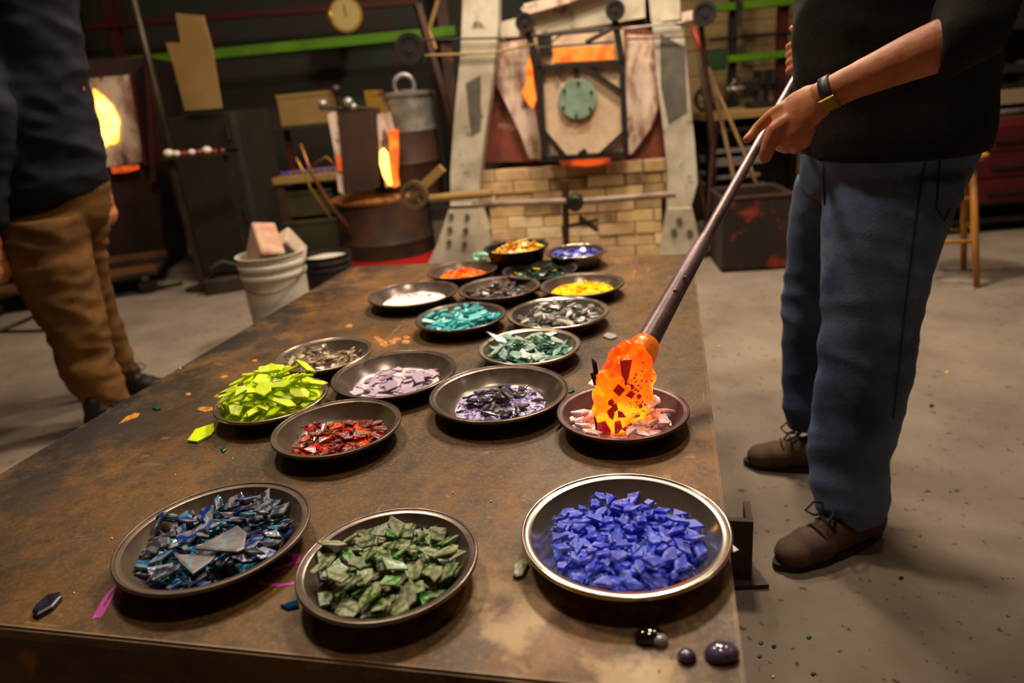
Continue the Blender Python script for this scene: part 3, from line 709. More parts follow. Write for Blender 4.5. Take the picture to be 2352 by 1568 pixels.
# small open heap of mint glass beside the blackened pan
mc = atz(1104, 600, TZ)
shards('mint', (mc.x, mc.y, TZ), .035, 16, (.009, .016), (.004, .007), G['mint'], 'mint green glass lump heaped bare on the table by the orange pan', 'mint lumps heaped on the table', lambda r: 0, .001, seed=3, Rpan=.5, wall=.02, spread=.6, jit=.3)
for o in [o for o in COL.objects if o.get('group') == 'mint lumps heaped on the table']: o.location.z -= .0042

# two large flat pieces lying on top of the navy pan
def loose(px_pts, z, thick, m, label, name='glass_shard', cat='glass shard', tilt=(0, 0), group=None, inset=.85):
    P = [atz(a, b, z + thick) for a, b in px_pts]; c = sum(P, Vector()) / len(P)
    bm = nb(); k = len(P)
    lv = [(-.5, .95), (-.3, 1.0), (.3, 1.0), (.5, inset)]
    rings = [[bm.verts.new(((p.x - c.x) * f, (p.y - c.y) * f, q * thick)) for p in P] for q, f in lv]
    for A, B in zip(rings, rings[1:]):
        for j in range(k): bm.faces.new((A[j], A[(j + 1) % k], B[(j + 1) % k], B[j]))
    bm.faces.new(rings[0][::-1]); bm.faces.new(rings[-1])
    o = obj(name, bm, m); o.location = (c.x, c.y, z + thick / 2); o.rotation_euler = (tilt[0], tilt[1], 0)
    return tag(o, label, cat, group)
m_navy_big = mat('milky_navy_glass', lin((128, 124, 124)), .4, 0, lin((86, 84, 96)), 30, (.4, .6), col3=lin((110, 176, 190)), scale3=22, fac3=(.55, .66))
def ztop(pile, pts):
    q = [atz(a, b, TZ + .022) for a, b in pts]; xs = [p.x - pile.c[0] for p in q]; ys = [p.y - pile.c[1] for p in q]
    m = (pile.X > min(xs)) & (pile.X < max(xs)) & (pile.Y > min(ys)) & (pile.Y < max(ys))
    return TZ + float(np.percentile(pile.H[m], 92))
b1 = [(446, 1258), (545, 1205), (566, 1222), (560, 1258), (545, 1265)]; b2_ = [(400, 1272), (500, 1271), (480, 1290), (442, 1316)]
loose(b1, ztop(navy_p[0], b1), .004, m_navy_big, 'largest milky grey shard lying flat on top of the navy glass')
loose(b2_, ztop(navy_p[0], b2_) + .001, .004, m_navy_big, 'triangular milky grey shard in front of the largest shard on the navy glass')
# loose pieces on the plate
loose([(430, 1009), (448, 984), (490, 970), (492, 986), (484, 996), (452, 1012)], TZ, .006, G['lime'], 'single lime glass shard lying on the bare table left of the lime pan')
m_navy_chip = mat('black_navy_glass', lin((20, 20, 36)), .25, 0, lin((46, 44, 60)), 60)
loose([(72, 1402), (80, 1386), (108, 1362), (136, 1356), (141, 1366), (120, 1390), (84, 1410)], TZ, .008, m_navy_chip, 'ribbed black navy glass chip alone near the near edge of the table')
m_blue_chip = mat('clear_blue_glass', lin((8, 44, 78)), .12, 0, lin((14, 90, 140)), 50)
loose([(643, 1388), (660, 1382), (684, 1375), (686, 1390), (660, 1396)], TZ, .004, m_blue_chip, 'small clear blue glass sliver on the table between navy and green pans')
loose([(1178, 1318), (1180, 1296), (1196, 1283), (1208, 1278), (1214, 1290), (1200, 1318), (1186, 1322)], TZ, .006, G['green'], 'green glass chip on the table against the polished steel pan')
m_grey_chip = mat('grey_chip', lin((150, 148, 150)), .4)
loose([(1384, 770), (1394, 762), (1414, 766), (1417, 772), (1402, 777)], TZ, .005, m_grey_chip, 'pale grey glass chip on the table beyond the molten gather')
m_teal_chip = mat('teal_chip', lin((10, 74, 62)), .3)
loose([(1305, 898), (1307, 890), (1316, 889), (1320, 895), (1312, 899)], TZ, .004, m_teal_chip, 'dark teal chip on the table between the violet and pink pans')
loose([(506, 1030), (510, 1022), (518, 1020), (519, 1030), (512, 1036)], TZ, .004, m_teal_chip, 'dark green chip on the table in front of the lime pan')
loose([(350, 936), (354, 931), (366, 931), (368, 937), (358, 939)], TZ, .004, m_teal_chip, 'dark green chip on the table near its far left edge')
m_tiny = {'y': mat('yellow_speck', lin((220, 190, 20))), 'r': mat('red_speck', lin((200, 40, 20))), 'w': mat('white_speck', lin((220, 214, 200))), 'g': mat('green_speck', lin((20, 120, 40)))}
SP = [(1652, 795, 'y'), (534, 1052, 'y'), (402, 1089, 'y'), (1128, 1150, 'y'), (1305, 800, 'w'), (545, 882, 'w'), (1118, 870, 'w'), (257, 1235, 'w'), (470, 1024, 'r'), (1514, 1538, 'g'), (796, 637, 'r'), (1040, 1130, 'y'), (1560, 1120, 'w'), (1460, 1340, 'w'), (170, 1360, 'w'), (414, 845, 'w')]
WHERE = {'y': 'yellow', 'r': 'red', 'w': 'white', 'g': 'green'}
for (a, b, k) in SP:
    s = 2.2; loose([(a - s, b), (a, b - s * .7), (a + s, b - .3), (a + s * .3, b + s * .7)], TZ, .0016, m_tiny[k], 'tiny %s glass speck on the table' % WHERE[k], 'glass_speck', 'glass speck', group='specks of glass on the table')
# dark glass drops near the corner
def drop(px, py, rx, ry, h, m, label):
    c = atz(px, py, TZ); bm = nb()
    lathe(bm, [(0, 0), (.85, 0), (1.0, .2), (.95, .5), (.7, .82), (.35, .97), (0, 1.0)], 24)
    for v in bm.verts:
        k = 1 + .12 * mnoise.noise(v.co * 2.2 + Vector((px, 0, 0))); v.co.x *= rx * k; v.co.y *= ry * k; v.co.z *= h
    o = obj('glass_drop', bm, m, None, 'full'); o.location = c; return tag(o, label, 'glass drop')
m_dropk = mat('black_plum_glass', lin((22, 10, 14)), .06, 0, coat=.6)
m_dropv = mat('violet_drop_glass', lin((48, 30, 58)), .08, 0, lin((90, 76, 104)), 60, coat=.6)
m_dropc = mat('clear_drop_glass', (.75, .72, .7), .04, 0, trans=.7, coat=.5)
drop(1492, 1466, .017, .012, .012, m_dropk, 'black plum coloured glass drop in front of the polished pan')
drop(1516, 1476, .009, .008, .010, m_dropc, 'small clear glass drop touching the black plum drop')
drop(1577, 1512, .010, .009, .010, m_dropv, 'small violet glass drop between the black drop and the corner')
drop(1658, 1506, .018, .014, .014, m_dropv, 'largest violet glass drop near the table corner')
loose([(1683, 1250), (1697, 1262), (1684, 1267)], TZ, .001, mat('white_scrap', lin((226, 222, 216))), 'white paper scrap poking out beside the polished pan', 'paper_scrap', 'paper')

# ------------------------------------------------------------------ blowpipe with molten gather
A = aty(1478, 800, 1.115); C = aty(1826, 180, 1.62)
ax = (C - A).normalized()
pipe_t = thing('blowpipe', 'long steel blowpipe with a glowing orange gather of molten glass', 'blowpipe', (0, 0, 0))
def pp(t): return A + (C - A) * t
m_pipe = mat('pipe_steel', lin((134, 110, 116)), 0.38, 0.3, lin((100, 76, 78)), 12, (0.4, 0.62), 0.15, 80)
bm = nb(); L_ = (C - A).length
tube(bm, [pp(-.02), pp(.03), pp(.10), pp(.20), pp(.32), pp(.36), pp(.7), pp(1.0), pp(1.35)], [.0205, .0200, .0185, .0165, .0150, .0112, .0098, .0085, .008], 24)
obj('pipe', bm, m_pipe, pipe_t, 'full')
m_slag = mat('slag_glass', lin((58, 40, 38)), .15, 0, lin((120, 100, 96)), 40)
for (px, py, t, r) in [(1570, 622, .21, .006), (1578, 632, .205, .004), (1556, 655, .17, .006), (1560, 664, .165, .004)]:
    bm = nb(); ellip(bm, pp(t) + Vector((.0 + (px - 1565) * .0004, -.0165, .004)), (r, r * .7, r * 1.3), sub=2); obj('slag_drop', bm, m_slag, pipe_t, 'full')
def gather_mat():
    m = bpy.data.materials.new('molten_glass'); m.use_nodes = True
    nt = m.node_tree; N = nt.nodes; L = nt.links; b = N['Principled BSDF']
    tc = N.new('ShaderNodeTexCoord'); n = N.new('ShaderNodeTexNoise'); n.inputs['Scale'].default_value = 34; n.inputs['Detail'].default_value = 3; n.inputs['Distortion'].default_value = .8
    L.new(tc.outputs['Object'], n.inputs['Vector'])
    sx = N.new('ShaderNodeSeparateXYZ'); L.new(tc.outputs['Object'], sx.inputs[0])
    g = N.new('ShaderNodeMapRange'); g.inputs['From Min'].default_value = TZ + .015; g.inputs['From Max'].default_value = TZ + .12; g.inputs['To Min'].default_value = .50; g.inputs['To Max'].default_value = -.26
    L.new(sx.outputs['Z'], g.inputs['Value'])
    ad = N.new('ShaderNodeMath'); ad.operation = 'MULTIPLY_ADD'; ad.inputs[1].default_value = 1.5; L.new(n.outputs['Fac'], ad.inputs[0])
    L.new(g.outputs['Result'], ad.inputs[2])
    r = N.new('ShaderNodeValToRGB'); cr = r.color_ramp
    cr.elements[0].position = .34; cr.elements[0].color = (.62, .026, .001, 1)
    cr.elements[1].position = 1.25 if False else 1.0; cr.elements[1].color = (1.0, .25, .004, 1)
    e = cr.elements.new(.55); e.color = (.9, .062, .001, 1)
    e = cr.elements.new(.85); e.color = (1.0, .125, .002, 1)
    L.new(ad.outputs[0], r.inputs['Fac']); L.new(r.outputs['Color'], b.inputs['Emission Color'])
    b.inputs['Emission Strength'].default_value = 2.4
    b.inputs['Base Color'].default_value = (.08, .008, .001, 1); b.inputs['Roughness'].default_value = .07; b.inputs['Coat Weight'].default_value = .9; b.inputs['Coat Roughness'].default_value = .04
    n3 = N.new('ShaderNodeTexNoise'); n3.inputs['Scale'].default_value = 60; bp = N.new('ShaderNodeBump'); bp.inputs['Strength'].default_value = .35; bp.inputs['Distance'].default_value = .003
    L.new(tc.outputs['Object'], n3.inputs['Vector']); L.new(n3.outputs['Fac'], bp.inputs['Height']); L.new(bp.outputs['Normal'], b.inputs['Normal'])
    return m
m_gather = gather_mat()
tip = Vector((.150, 1.050, TZ + .022))
g0 = aty(1472, 786, 1.108)
bm = nb()
ctr = [(1466, 792, 1.106, .022), (1448, 822, 1.095, .0385), (1441, 860, 1.088, .046), (1434, 905, 1.080, .0475), (1424, 945, 1.072, .042), (1412, 975, 1.064, .031), (1406, 998, 1.058, .018)]
GP = [aty(a, b, c) for a, b, c, d in ctr]; GR = [d for *_, d in ctr]
tube(bm, GP, [(r * .96, r * .9) for r in GR], 24, up=(0, 1, 0))
for (px, py, Y, r) in [(1420, 822, 1.082, .019), (1474, 826, 1.09, .020), (1444, 806, 1.085, .022), (1382, 868, 1.082, .015), (1482, 866, 1.085, .020), (1384, 908, 1.07, .020), (1470, 905, 1.07, .024), (1440, 846, 1.058, .022), (1380, 940, 1.065, .017), (1458, 944, 1.062, .020), (1396, 968, 1.055, .019), (1430, 974, 1.055, .016)]:
    ellip(bm, aty(px, py, Y), (r, r, r), sub=2)
gme = melt(bm, .003, 12)
displace(gme, lambda c, n: .0018 * mnoise.noise(c * 60) + .0006 * mnoise.noise(c * 150))
gath = obj('molten_gather', gme, m_gather, pipe_t)
m_collar = mat('hot_collar', lin((190, 84, 16)), .3, .3, lin((226, 130, 30)), 60)
m_collar.node_tree.nodes['Principled BSDF'].inputs['Emission Color'].default_value = (1, .15, .01, 1)
m_collar.node_tree.nodes['Principled BSDF'].inputs['Emission Strength'].default_value = .25
bm = nb(); tube(bm, [pp(-.035), pp(-.015), pp(.008), pp(.022)], [.027, .0285, .0255, .021], 24); obj('hot_collar', bm, m_collar, pipe_t, 'full')
# glass pieces already picked up by the gather
m_ruby = mat('hot_ruby_glass', lin((168, 14, 12)), .12, 0, lin((96, 8, 16)), 60, (.4, .6), coat=.5, trans=.4)
m_ruby.node_tree.nodes['Principled BSDF'].inputs['Emission Color'].default_value = (.5, .012, .008, 1)  # hot glass, glowing dull red
m_ruby.node_tree.nodes['Principled BSDF'].inputs['Emission Strength'].default_value = .28
from mathutils.bvhtree import BVHTree
bv = BVHTree.FromPolygons([v.co[:] for v in gme.vertices], [p.vertices[:] for p in gme.polygons])
def on_gather(px, py):
    d = ray(px, py).normalized(); h = bv.ray_cast(CAM_O, d)
    return (h[0], h[1]) if h[0] else (None, None)
for pts in ([(1424, 828), (1452, 825), (1444, 868), (1436, 874), (1428, 862)], [(1408, 897), (1420, 881), (1436, 895), (1423, 911)], [(1436, 908), (1448, 897), (1458, 903), (1452, 914), (1444, 912)],
            [(1394, 945), (1408, 930), (1412, 950), (1408, 964), (1400, 958)], [(1419, 942), (1430, 946), (1438, 958), (1420, 958)], [(1371, 972), (1390, 966), (1404, 990), (1402, 998), (1378, 999)],
            [(1411, 969), (1424, 964), (1430, 982), (1420, 994), (1412, 996)], [(1428, 985), (1452, 968), (1456, 974), (1438, 992)],
            [(1398, 920), (1406, 914), (1412, 924), (1404, 932), (1397, 928)], [(1404, 930), (1416, 925), (1420, 940), (1412, 946)], [(1462, 908), (1469, 904), (1472, 913), (1465, 917)], [(1434, 868), (1442, 866), (1441, 882), (1436, 885)], [(1466, 930), (1473, 926), (1475, 934), (1468, 938)], [(1448, 886), (1455, 884), (1456, 892), (1450, 895)]):
    cx = sum(p[0] for p in pts) / len(pts); cy = sum(p[1] for p in pts) / len(pts)
    h, nrm = on_gather(cx, cy)
    if h is None: h = aty(cx, cy, 1.035); nrm = Vector((0, -1, .3)).normalized()
    vw = ray(cx, cy).normalized()
    nrm = (nrm - vw * .9).normalized()
    base = h + nrm * .0035
    P = []
    for p in pts:
        d = ray(*p).normalized(); t = (base - CAM_O).dot(nrm) / d.dot(nrm); P.append(CAM_O + d * t)
    bm = nb(); a = [bm.verts.new(p + nrm * .0022) for p in P]; b_ = [bm.verts.new(p - nrm * .0022) for p in P]; k = len(P)
    bm.faces.new(a); bm.faces.new(b_[::-1])
    for i in range(k): bm.faces.new((a[i], b_[i], b_[(i + 1) % k], a[(i + 1) % k]))
    obj('glass_piece', bm, m_ruby, gath)
for pts, Y in (([(1360, 826), (1370, 832), (1376, 868), (1366, 874)], 1.082), ([(1357, 862), (1366, 858), (1376, 878), (1364, 884)], 1.078), ([(1363, 948), (1368, 960), (1376, 1000), (1368, 992)], 1.058)):
    P = [aty(a, b, Y) for a, b in pts]; bm = nb(); a = [bm.verts.new(p + Vector((0, -.004, 0))) for p in P]; b_ = [bm.verts.new(p + Vector((0, .008, 0))) for p in P]; k = len(P)
    bm.faces.new(a); bm.faces.new(b_[::-1])
    for i in range(k): bm.faces.new((a[i], b_[i], b_[(i + 1) % k], a[(i + 1) % k]))
    obj('glass_piece', bm, mat('black_red_glass', lin((40, 14, 16)), .15, 0, coat=.5), gath)
bm = nb(); r3 = random.Random(4)
for i in range(90):
    px = r3.gauss(1468, 16); py = r3.gauss(893, 30); h, nrm = on_gather(px, py)
    if h is None: continue
    s = r3.choice([.0007, .0009, .0011, .0014, .0020])
    bmesh.ops.create_icosphere(bm, subdivisions=1, radius=s, matrix=Matrix.Translation(h + nrm * s * .5) @ Euler((r3.random() * 3, r3.random() * 3, 0)).to_matrix().to_4x4() @ Matrix.Diagonal((1.4, .8, .7, 1)))
o = obj('frit_grains', bm, mat('violet_grain', lin((150, 50, 70)), .12, 0, lin((210, 150, 190)), 300, (.45, .55), coat=.5), gath); o['kind'] = 'stuff'
# ------------------------------------------------------------------ people
m_jeans = mat('blue_denim', lin((100, 118, 150)), .85, 0, lin((62, 74, 102)), 5, (.36, .62), .25, 160, .2, col3=lin((132, 154, 186)), scale3=3.5, fac3=(.58, .74))
m_shirt = mat('black_jersey', lin((36, 32, 30)), .9, 0, lin((27, 24, 23)), 6, bump=.2, bscale=120, spec=.2)
m_navyshirt = mat('navy_twill', lin((30, 31, 41)), .9, 0, lin((19, 20, 28)), 5, bump=.2, bscale=120, spec=.2)
m_khaki = mat('brown_canvas', lin((112, 78, 38)), .9, 0, lin((80, 54, 26)), 5, bump=.2, bscale=120, spec=.2)
m_skin = mat('skin', lin((190, 122, 82)), .5, 0, lin((170, 98, 60)), 22, (.42, .66), .12, 110, .35, sub=.12)
m_hair = mat('dark_hair', lin((44, 30, 20)), .7)
m_leather = mat('brown_suede', lin((92, 62, 42)), .8, 0, lin((66, 44, 30)), 12, bump=.15)
m_sole = mat('dark_rubber', lin((34, 26, 20)), .8)
m_thread = mat('dark_seam', lin((36, 42, 60)), .9)
def depth(p): return (p - CAM_O).dot(FW)
def prow(xl, xr, py, Y, ryf=.9, dep=None):
    c = aty((xl + xr) / 2, py, Y); r = (xr - xl) / 2 * depth(c) / FPX / math.hypot(1, c.x / c.y * .25)
    return (c.x, c.y, c.z, r, dep if dep else r * ryf)
def leg_rings(rows): return [prow(a, b, y, Y) for (a, b, y, Y) in rows]
def folds(me, amp, sz, stretch=(1, 1, 2.2), fade=None):
    def f(c, n):
        k = mnoise.noise(Vector((c.x * sz * stretch[0], c.y * sz * stretch[1], c.z * sz * stretch[2] + c.x * 4)))
        k2 = mnoise.noise(Vector((c.x * sz * 2.3, c.y * sz * 2.3 + 9, c.z * sz * 4.5)))
        v = (1 - abs(k) * 2.4) * .7 + k2 * .5
        return amp * v * (fade(c) if fade else 1)
    return displace(me, f)
def make_shoe(parent, toe, heel, mshoe=None, W=.052):
    toe = Vector((toe[0], toe[1], 0)); heel = Vector((heel[0], heel[1], 0)); d = toe - heel; Ln = d.length; d.normalize()
    M = Matrix.Translation(heel) @ d.to_track_quat('X', 'Z').to_matrix().to_4x4()
    bm = nb()
    for (x, rx, ry, rz, z) in [(.04, .045, .035, .05, .05), (.09, .06, .036, .06, .05), (.14, .07, .042, .048, .045), (.20, .07, .048, .040, .035), (.245, .052, .044, .034, .030)]:
        k = Ln / .3; ellip(bm, (x * k, 0, z), (rx * k, ry, rz))
    capsule(bm, (.055 * Ln / .3, 0, .08), .038, (.06 * Ln / .3, 0, .125), .036)
    me = melt(bm, .005, 5)
    for v in me.vertices: v.co.z = max(v.co.z, .014)
    me.transform(M); sh = obj('shoe', me, mshoe or m_leather, parent)
    bm = nb(); out = []
    for k in range(28):
        a = 2 * math.pi * k / 28; x = .5 + .52 * math.cos(a); w = .034 + .016 * x
        out.append((x * Ln, w * math.sin(a) * (1.0 if abs(math.cos(a)) < .9 else .9)))
    slabz(bm, out, 0.0, .018); bmesh.ops.transform(bm, matrix=M, verts=bm.verts); obj('sole', bm, m_sole, sh)
    bm = nb()
    for k in range(4):
        x = (.115 + .026 * k) * Ln / .3; z = .112 - .0105 * k
        tube(bm, [(x, -.030, z - .018), (x + .004, -.012, z), (x + .006, .012, z), (x, .030, z - .018)], .0026, 6)
    for s in (-1, 1):
        tube(bm, [(.142 * Ln / .3, 0, .106), (.155 * Ln / .3, s * .014, .122), (.178 * Ln / .3, s * .030, .124), (.196 * Ln / .3, s * .034, .104), (.182 * Ln / .3, s * .022, .094), (.15 * Ln / .3, s * .004, .103)], .0030, 7)
    bmesh.ops.transform(bm, matrix=M, verts=bm.verts); obj('laces', bm, m_sole, sh, 'full')
    return sh

# --- man in jeans turning the blowpipe
pm = thing('person', 'man in black sweater and blue jeans holding the blowpipe over the pans', 'person', (.86, 1.52, 0))
ofs = Vector((-.86, -1.52, 0))
def add(name, me_or_bm, m, parent=pm, sm='full', label=None):
    o = obj(name, me_or_bm, m, parent, sm, label)
    if parent is pm: o.data.transform(Matrix.Translation(ofs))
    return o
bm = nb()
near = [(1895, 2212, 400, 1.50), (1893, 2186, 470, 1.48), (1893, 2158, 540, 1.465), (1892, 2134, 620, 1.455), (1890, 2112, 700, 1.445), (1886, 2096, 780, 1.44), (1882, 2090, 850, 1.43), (1872, 2074, 930, 1.425), (1863, 2052, 1010, 1.415), (1860, 2034, 1080, 1.41), (1870, 2042, 1132, 1.405), (1880, 2036, 1160, 1.40), (1888, 2014, 1192, 1.40)]
hring(bm, leg_rings(near), 32)
far = [(1838, 2010, 400, 1.62), (1826, 1985, 450, 1.65), (1818, 1965, 500, 1.68), (1810, 1950, 560, 1.70), (1802, 1936, 640, 1.72), (1796, 1930, 700, 1.73), (1797, 1926, 780, 1.74), (1800, 1922, 860, 1.75), (1804, 1918, 930, 1.755), (1816, 1902, 985, 1.76)]
hring(bm, leg_rings(far), 32)
hring(bm, [(*prow(1862, 2225, 250, 1.52)[:4], .150), (*prow(1856, 2232, 300, 1.52)[:4], .155), (*prow(1848, 2232, 350, 1.53)[:4], .16), (*prow(1842, 2214, 400, 1.55)[:4], .155), (*prow(1850, 2180, 435, 1.56)[:4], .13)], 36)
me = melt(bm, .0085, 3)
def jf(c):
    return 1.0 if c.z < .75 else .55
def crease(c, n):
    # long soft ridges down the leg, a few slanting folds at the crotch, knee and hem
    k = mnoise.noise(Vector((c.x * 9, c.y * 9, c.z * 2.4)))
    w = .25 + 1.0 * math.exp(-((c.z - .16) / .10) ** 2) + .7 * math.exp(-((c.z - .50) / .09) ** 2) + .5 * math.exp(-((c.z - .80) / .05) ** 2)
    q = 1 - abs(mnoise.noise(Vector((c.x * 5, c.y * 5 + 3, c.z * 15 + (c.x + c.y) * 6)))) * 3.2
    return .0065 * k + .0050 * w * q
displace(me, crease)
jeans = add('jeans', me, m_jeans)
# seams and pocket edge lying on the denim
jb = BVHTree.FromPolygons([v.co[:] for v in me.vertices], [p.vertices[:] for p in me.polygons])
def onto(px, py, bvh, off, lift=.002):
    d = ray(px, py).normalized(); h = bvh.ray_cast(CAM_O - off * -1 if False else CAM_O + off, d)
    return (h[0] - off + (h[1] * lift)) if h[0] else None
def seam(name, pts, bvh, parent, m, r=.0016):
    P = [onto(a, b, bvh, ofs) for a, b in pts]; P = [p for p in P if p]
    if len(P) < 2: return
    bm = nb(); tube(bm, [p + ofs for p in P], r, 6); obj(name, bm, m, parent, 'full')
def interp(pts, n=5):
    o = []
    for a, b in zip(pts, pts[1:]): o += [(a[0] + (b[0] - a[0]) * k / n, a[1] + (b[1] - a[1]) * k / n) for k in range(n)]
    return o + [pts[-1]]
seam('side_seam', interp([(2128, 352), (2116, 420), (2104, 500), (2088, 620), (2074, 740), (2062, 860), (2050, 960)]), jb, jeans, m_thread)
seam('side_seam', interp([(2160, 345), (2154, 420), (2150, 480)]), jb, jeans, m_thread)
seam('pocket_edge', interp([(2150, 478), (2168, 506), (2180, 480)]), jb, jeans, m_thread)
seam('front_seam', interp([(1893, 380), (1893, 430), (1896, 470)]), jb, jeans, m_thread)
t1 = atz(1782, 1306, 0); h1 = atz(2022, 1222, 0); make_shoe(pm, (t1 + ofs), (h1 + ofs))
t2 = atz(1712, 1066, 0); h2 = t2 + Vector((.27, -.07, 0)); make_shoe(pm, (t2 + ofs), (h2 + ofs))
# sweater
bm = nb()
rows = [(1852, 2242, 352, 1.52, .18), (1844, 2258, 300, 1.52, .182), (1838, 2264, 220, 1.52, .17), (1828, 2274, 130, 1.52, .168), (1824, 2296, 40, 1.525, .165)]
rg = [(*prow(a, b, y, Y)[:4], d) for a, b, y, Y, d in rows]
t0 = rg[-1]
rg += [(t0[0] + .03, t0[1], 1.34, .215, .17), (t0[0] + .05, t0[1], 1.43, .19, .165), (t0[0] + .05, t0[1] + .005, 1.49, .13, .13), (t0[0] + .05, t0[1] + .005, 1.53, .07, .07)]
hring(bm, rg, 36)
SH = Vector((t0[0] + .10, t0[1] - .17, 1.43)); EL = aty(2222, 88, 1.19)
tube(bm, [SH, SH.lerp(EL, .5), EL, EL.lerp(aty(2150, 112, 1.205), .55), aty(2156, 106, 1.206)], [.072, .064, .056, .052, .050], 24)
SH2 = Vector((t0[0] + .0, t0[1] + .17, 1.43)); EL2 = Vector((t0[0] - .02, t0[1] + .24, 1.18))
tube(bm, [SH2, EL2, EL2.lerp(aty(1860, 110, 1.66), .7)], [.07, .058, .046], 20)
me = melt(bm, .009, 3); folds(me, .006, 6, (1, 1, 1.6), lambda c: min(1, max(0, (c.z - .93) * 8)))
add('sweater', me, m_shirt)
# skin: neck, head, forearms and hands in one surface
bm = nb()
HD = Vector((t0[0] + .03, t0[1], 1.70))
capsule_pts = []
b2 = nb(); capsule(b2, Vector((t0[0] + .05, t0[1], 1.48)), .055, HD + Vector((.01, 0, -.08)), .052); merge(bm, b2)
ellip(bm, HD, (.096, .076, .115)); ellip(bm, HD + Vector((-.06, 0, -.06)), (.045, .05, .05)); ellip(bm, HD + Vector((-.100, 0, -.01)), (.022, .014, .022))
ellip(bm, HD + Vector((.0, .078, -.005)), (.018, .010, .03)); ellip(bm, HD + Vector((.0, -.078, -.005)), (.018, .010, .03))
ellip(bm, HD + Vector((-.094, 0, -.052)), (.012, .026, .010))
hring(bm, [(t0[0] + .02, t0[1], 1.12, .14, .11), (t0[0] + .03, t0[1], 1.30, .15, .12), (t0[0] + .05, t0[1], 1.43, .13, .12), (t0[0] + .05, t0[1], 1.50, .05, .05)], 20)
tube(bm, [Vector((t0[0] + .06, t0[1] - .06, 1.40)), SH, SH.lerp(EL, .5), EL, aty(2205, 93, 1.19)], [.05, .045, .042, .038, .036], 16)
tube(bm, [Vector((t0[0] + .02, t0[1] + .06, 1.40)), SH2, EL2, aty(1860, 112, 1.64)], [.05, .045, .038, .03], 16)
W_ = aty(1903, 216, 1.325)
fa = [aty(2210, 92, 1.19), aty(2160, 104, 1.205), aty(2095, 130, 1.235), aty(2020, 162, 1.27), aty(1955, 190, 1.30), W_, aty(1885, 228, 1.335)]
tube(bm, fa, [(.040, .042), (.0395, .042), (.0365, .039), (.0315, .034), (.026, .030), (.0235, .0295), (.024, .031)], 24, up=(0, 0, 1))
# palm: broad and flat, back of the hand towards the camera
tube(bm, [aty(1893, 224, 1.332), aty(1865, 240, 1.35), aty(1835, 262, 1.368), aty(1806, 283, 1.385), aty(1786, 296, 1.395)], [(.022, .031), (.021, .040), (.020, .046), (.018, .045), (.014, .036)], 22, up=UP)
F = [ # each finger: points px,py,Y and radius
    [(1800, 248, 1.395, .0135), (1776, 262, 1.415, .0125), (1744, 290, 1.44, .0115), (1728, 308, 1.44, .0105), (1716, 320, 1.435, .009)],
    [(1812, 278, 1.375, .018), (1782, 298, 1.39, .0165), (1770, 322, 1.395, .015), (1762, 346, 1.40, .0145), (1758, 360, 1.41, .0125)],
    [(1826, 300, 1.375, .0155), (1806, 322, 1.385, .0145), (1806, 338, 1.41, .013), (1790, 334, 1.445, .012), (1770, 318, 1.46, .010)],
    [(1842, 302, 1.37, .015), (1828, 326, 1.38, .0138), (1826, 340, 1.405, .0125), (1806, 328, 1.44, .0115), (1790, 306, 1.455, .010)],
    [(1858, 298, 1.36, .013), (1850, 320, 1.37, .0122), (1846, 330, 1.395, .011), (1828, 314, 1.43, .010), (1812, 290, 1.445, .009)]]
for f in F: chain(bm, [aty(a, b, c) for a, b, c, r in f], [r for *_, r in f])
# tendons
# other hand, higher on the pipe
q0 = pp(1.0) ; q1 = pp(1.08)
hb = aty(1850, 122, 1.665)
tube(bm, [aty(1870, 108, 1.63), hb + Vector((.07, .02, .02)), hb + Vector((.035, .02, .01)), hb], [(.024, .026), (.026, .032), (.018, .038), (.015, .036)], 16, up=UP)
for k in range(4):
    a0 = hb + UP * (.026 - .018 * k) ; chain(bm, [a0, a0 + Vector((-.018, .0, .0)), a0 + Vector((-.026, .025, -.008)), a0 + Vector((-.008, .036, -.012))], [.0105, .010, .0095, .008])
chain(bm, [hb + UP * .03, hb + UP * .05 + Vector((-.012, .0, 0)), hb + UP * .058 + Vector((-.02, .02, 0))], [.012, .011, .009])
me = melt(bm, .0032, 3)
displace(me, lambda c, n: .0006 * mnoise.noise(c * 60) if c.z < 1.4 else 0)
add('body', me, m_skin)
bm = nb(); ellip(bm, HD + ofs + Vector((.022, 0, .035)), (.098, .084, .098)); me = melt(bm, .006, 3); displace(me, lambda c, n: .004 * mnoise.noise(c * 40)); obj('hair', me, m_hair, pm)
for s in (-1, 1):
    bm = nb(); ellip(bm, HD + ofs + Vector((-.086, .03 * s, .012)), (.008, .012, .007)); obj('eye', bm, m_bucket, pm, 'full')
# wristwatch: black strap with square gold case
wd_ = (aty(1955, 190, 1.30) - W_).normalized(); wc = aty(1907, 214, 1.323)
M = Matrix.Translation(wc + ofs) @ wd_.to_track_quat('Z', 'Y').to_matrix().to_4x4()
bm = nb(); lathe(bm, [(.0295, -.010), (.0325, -.010), (.0325, .010), (.0295, .010), (.0295, -.010)], 40)
upl = (M.to_3x3().inverted() @ UP); aa = math.atan2(upl.y, upl.x)
for v in bm.verts:
    c, s = math.cos(aa), math.sin(aa); x = v.co.x * c + v.co.y * s; y = -v.co.x * s + v.co.y * c
    x *= 1.04; y *= .84; v.co.x = x * c - y * s; v.co.y = x * s + y * c
bmesh.ops.transform(bm, matrix=M, verts=bm.verts); strap = obj('watch_strap', bm, mat('black_strap', lin((24, 21, 20)), .5), pm, 'full')
cdir = (aty(1919, 243, 1.283) - wc); cdir -= wd_ * cdir.dot(wd_); cdir.normalize(); side = wd_.cross(cdir).normalized()
R3 = Matrix((wd_, side, cdir)).transposed().to_4x4()
cc = wc + cdir * .0285 + ofs
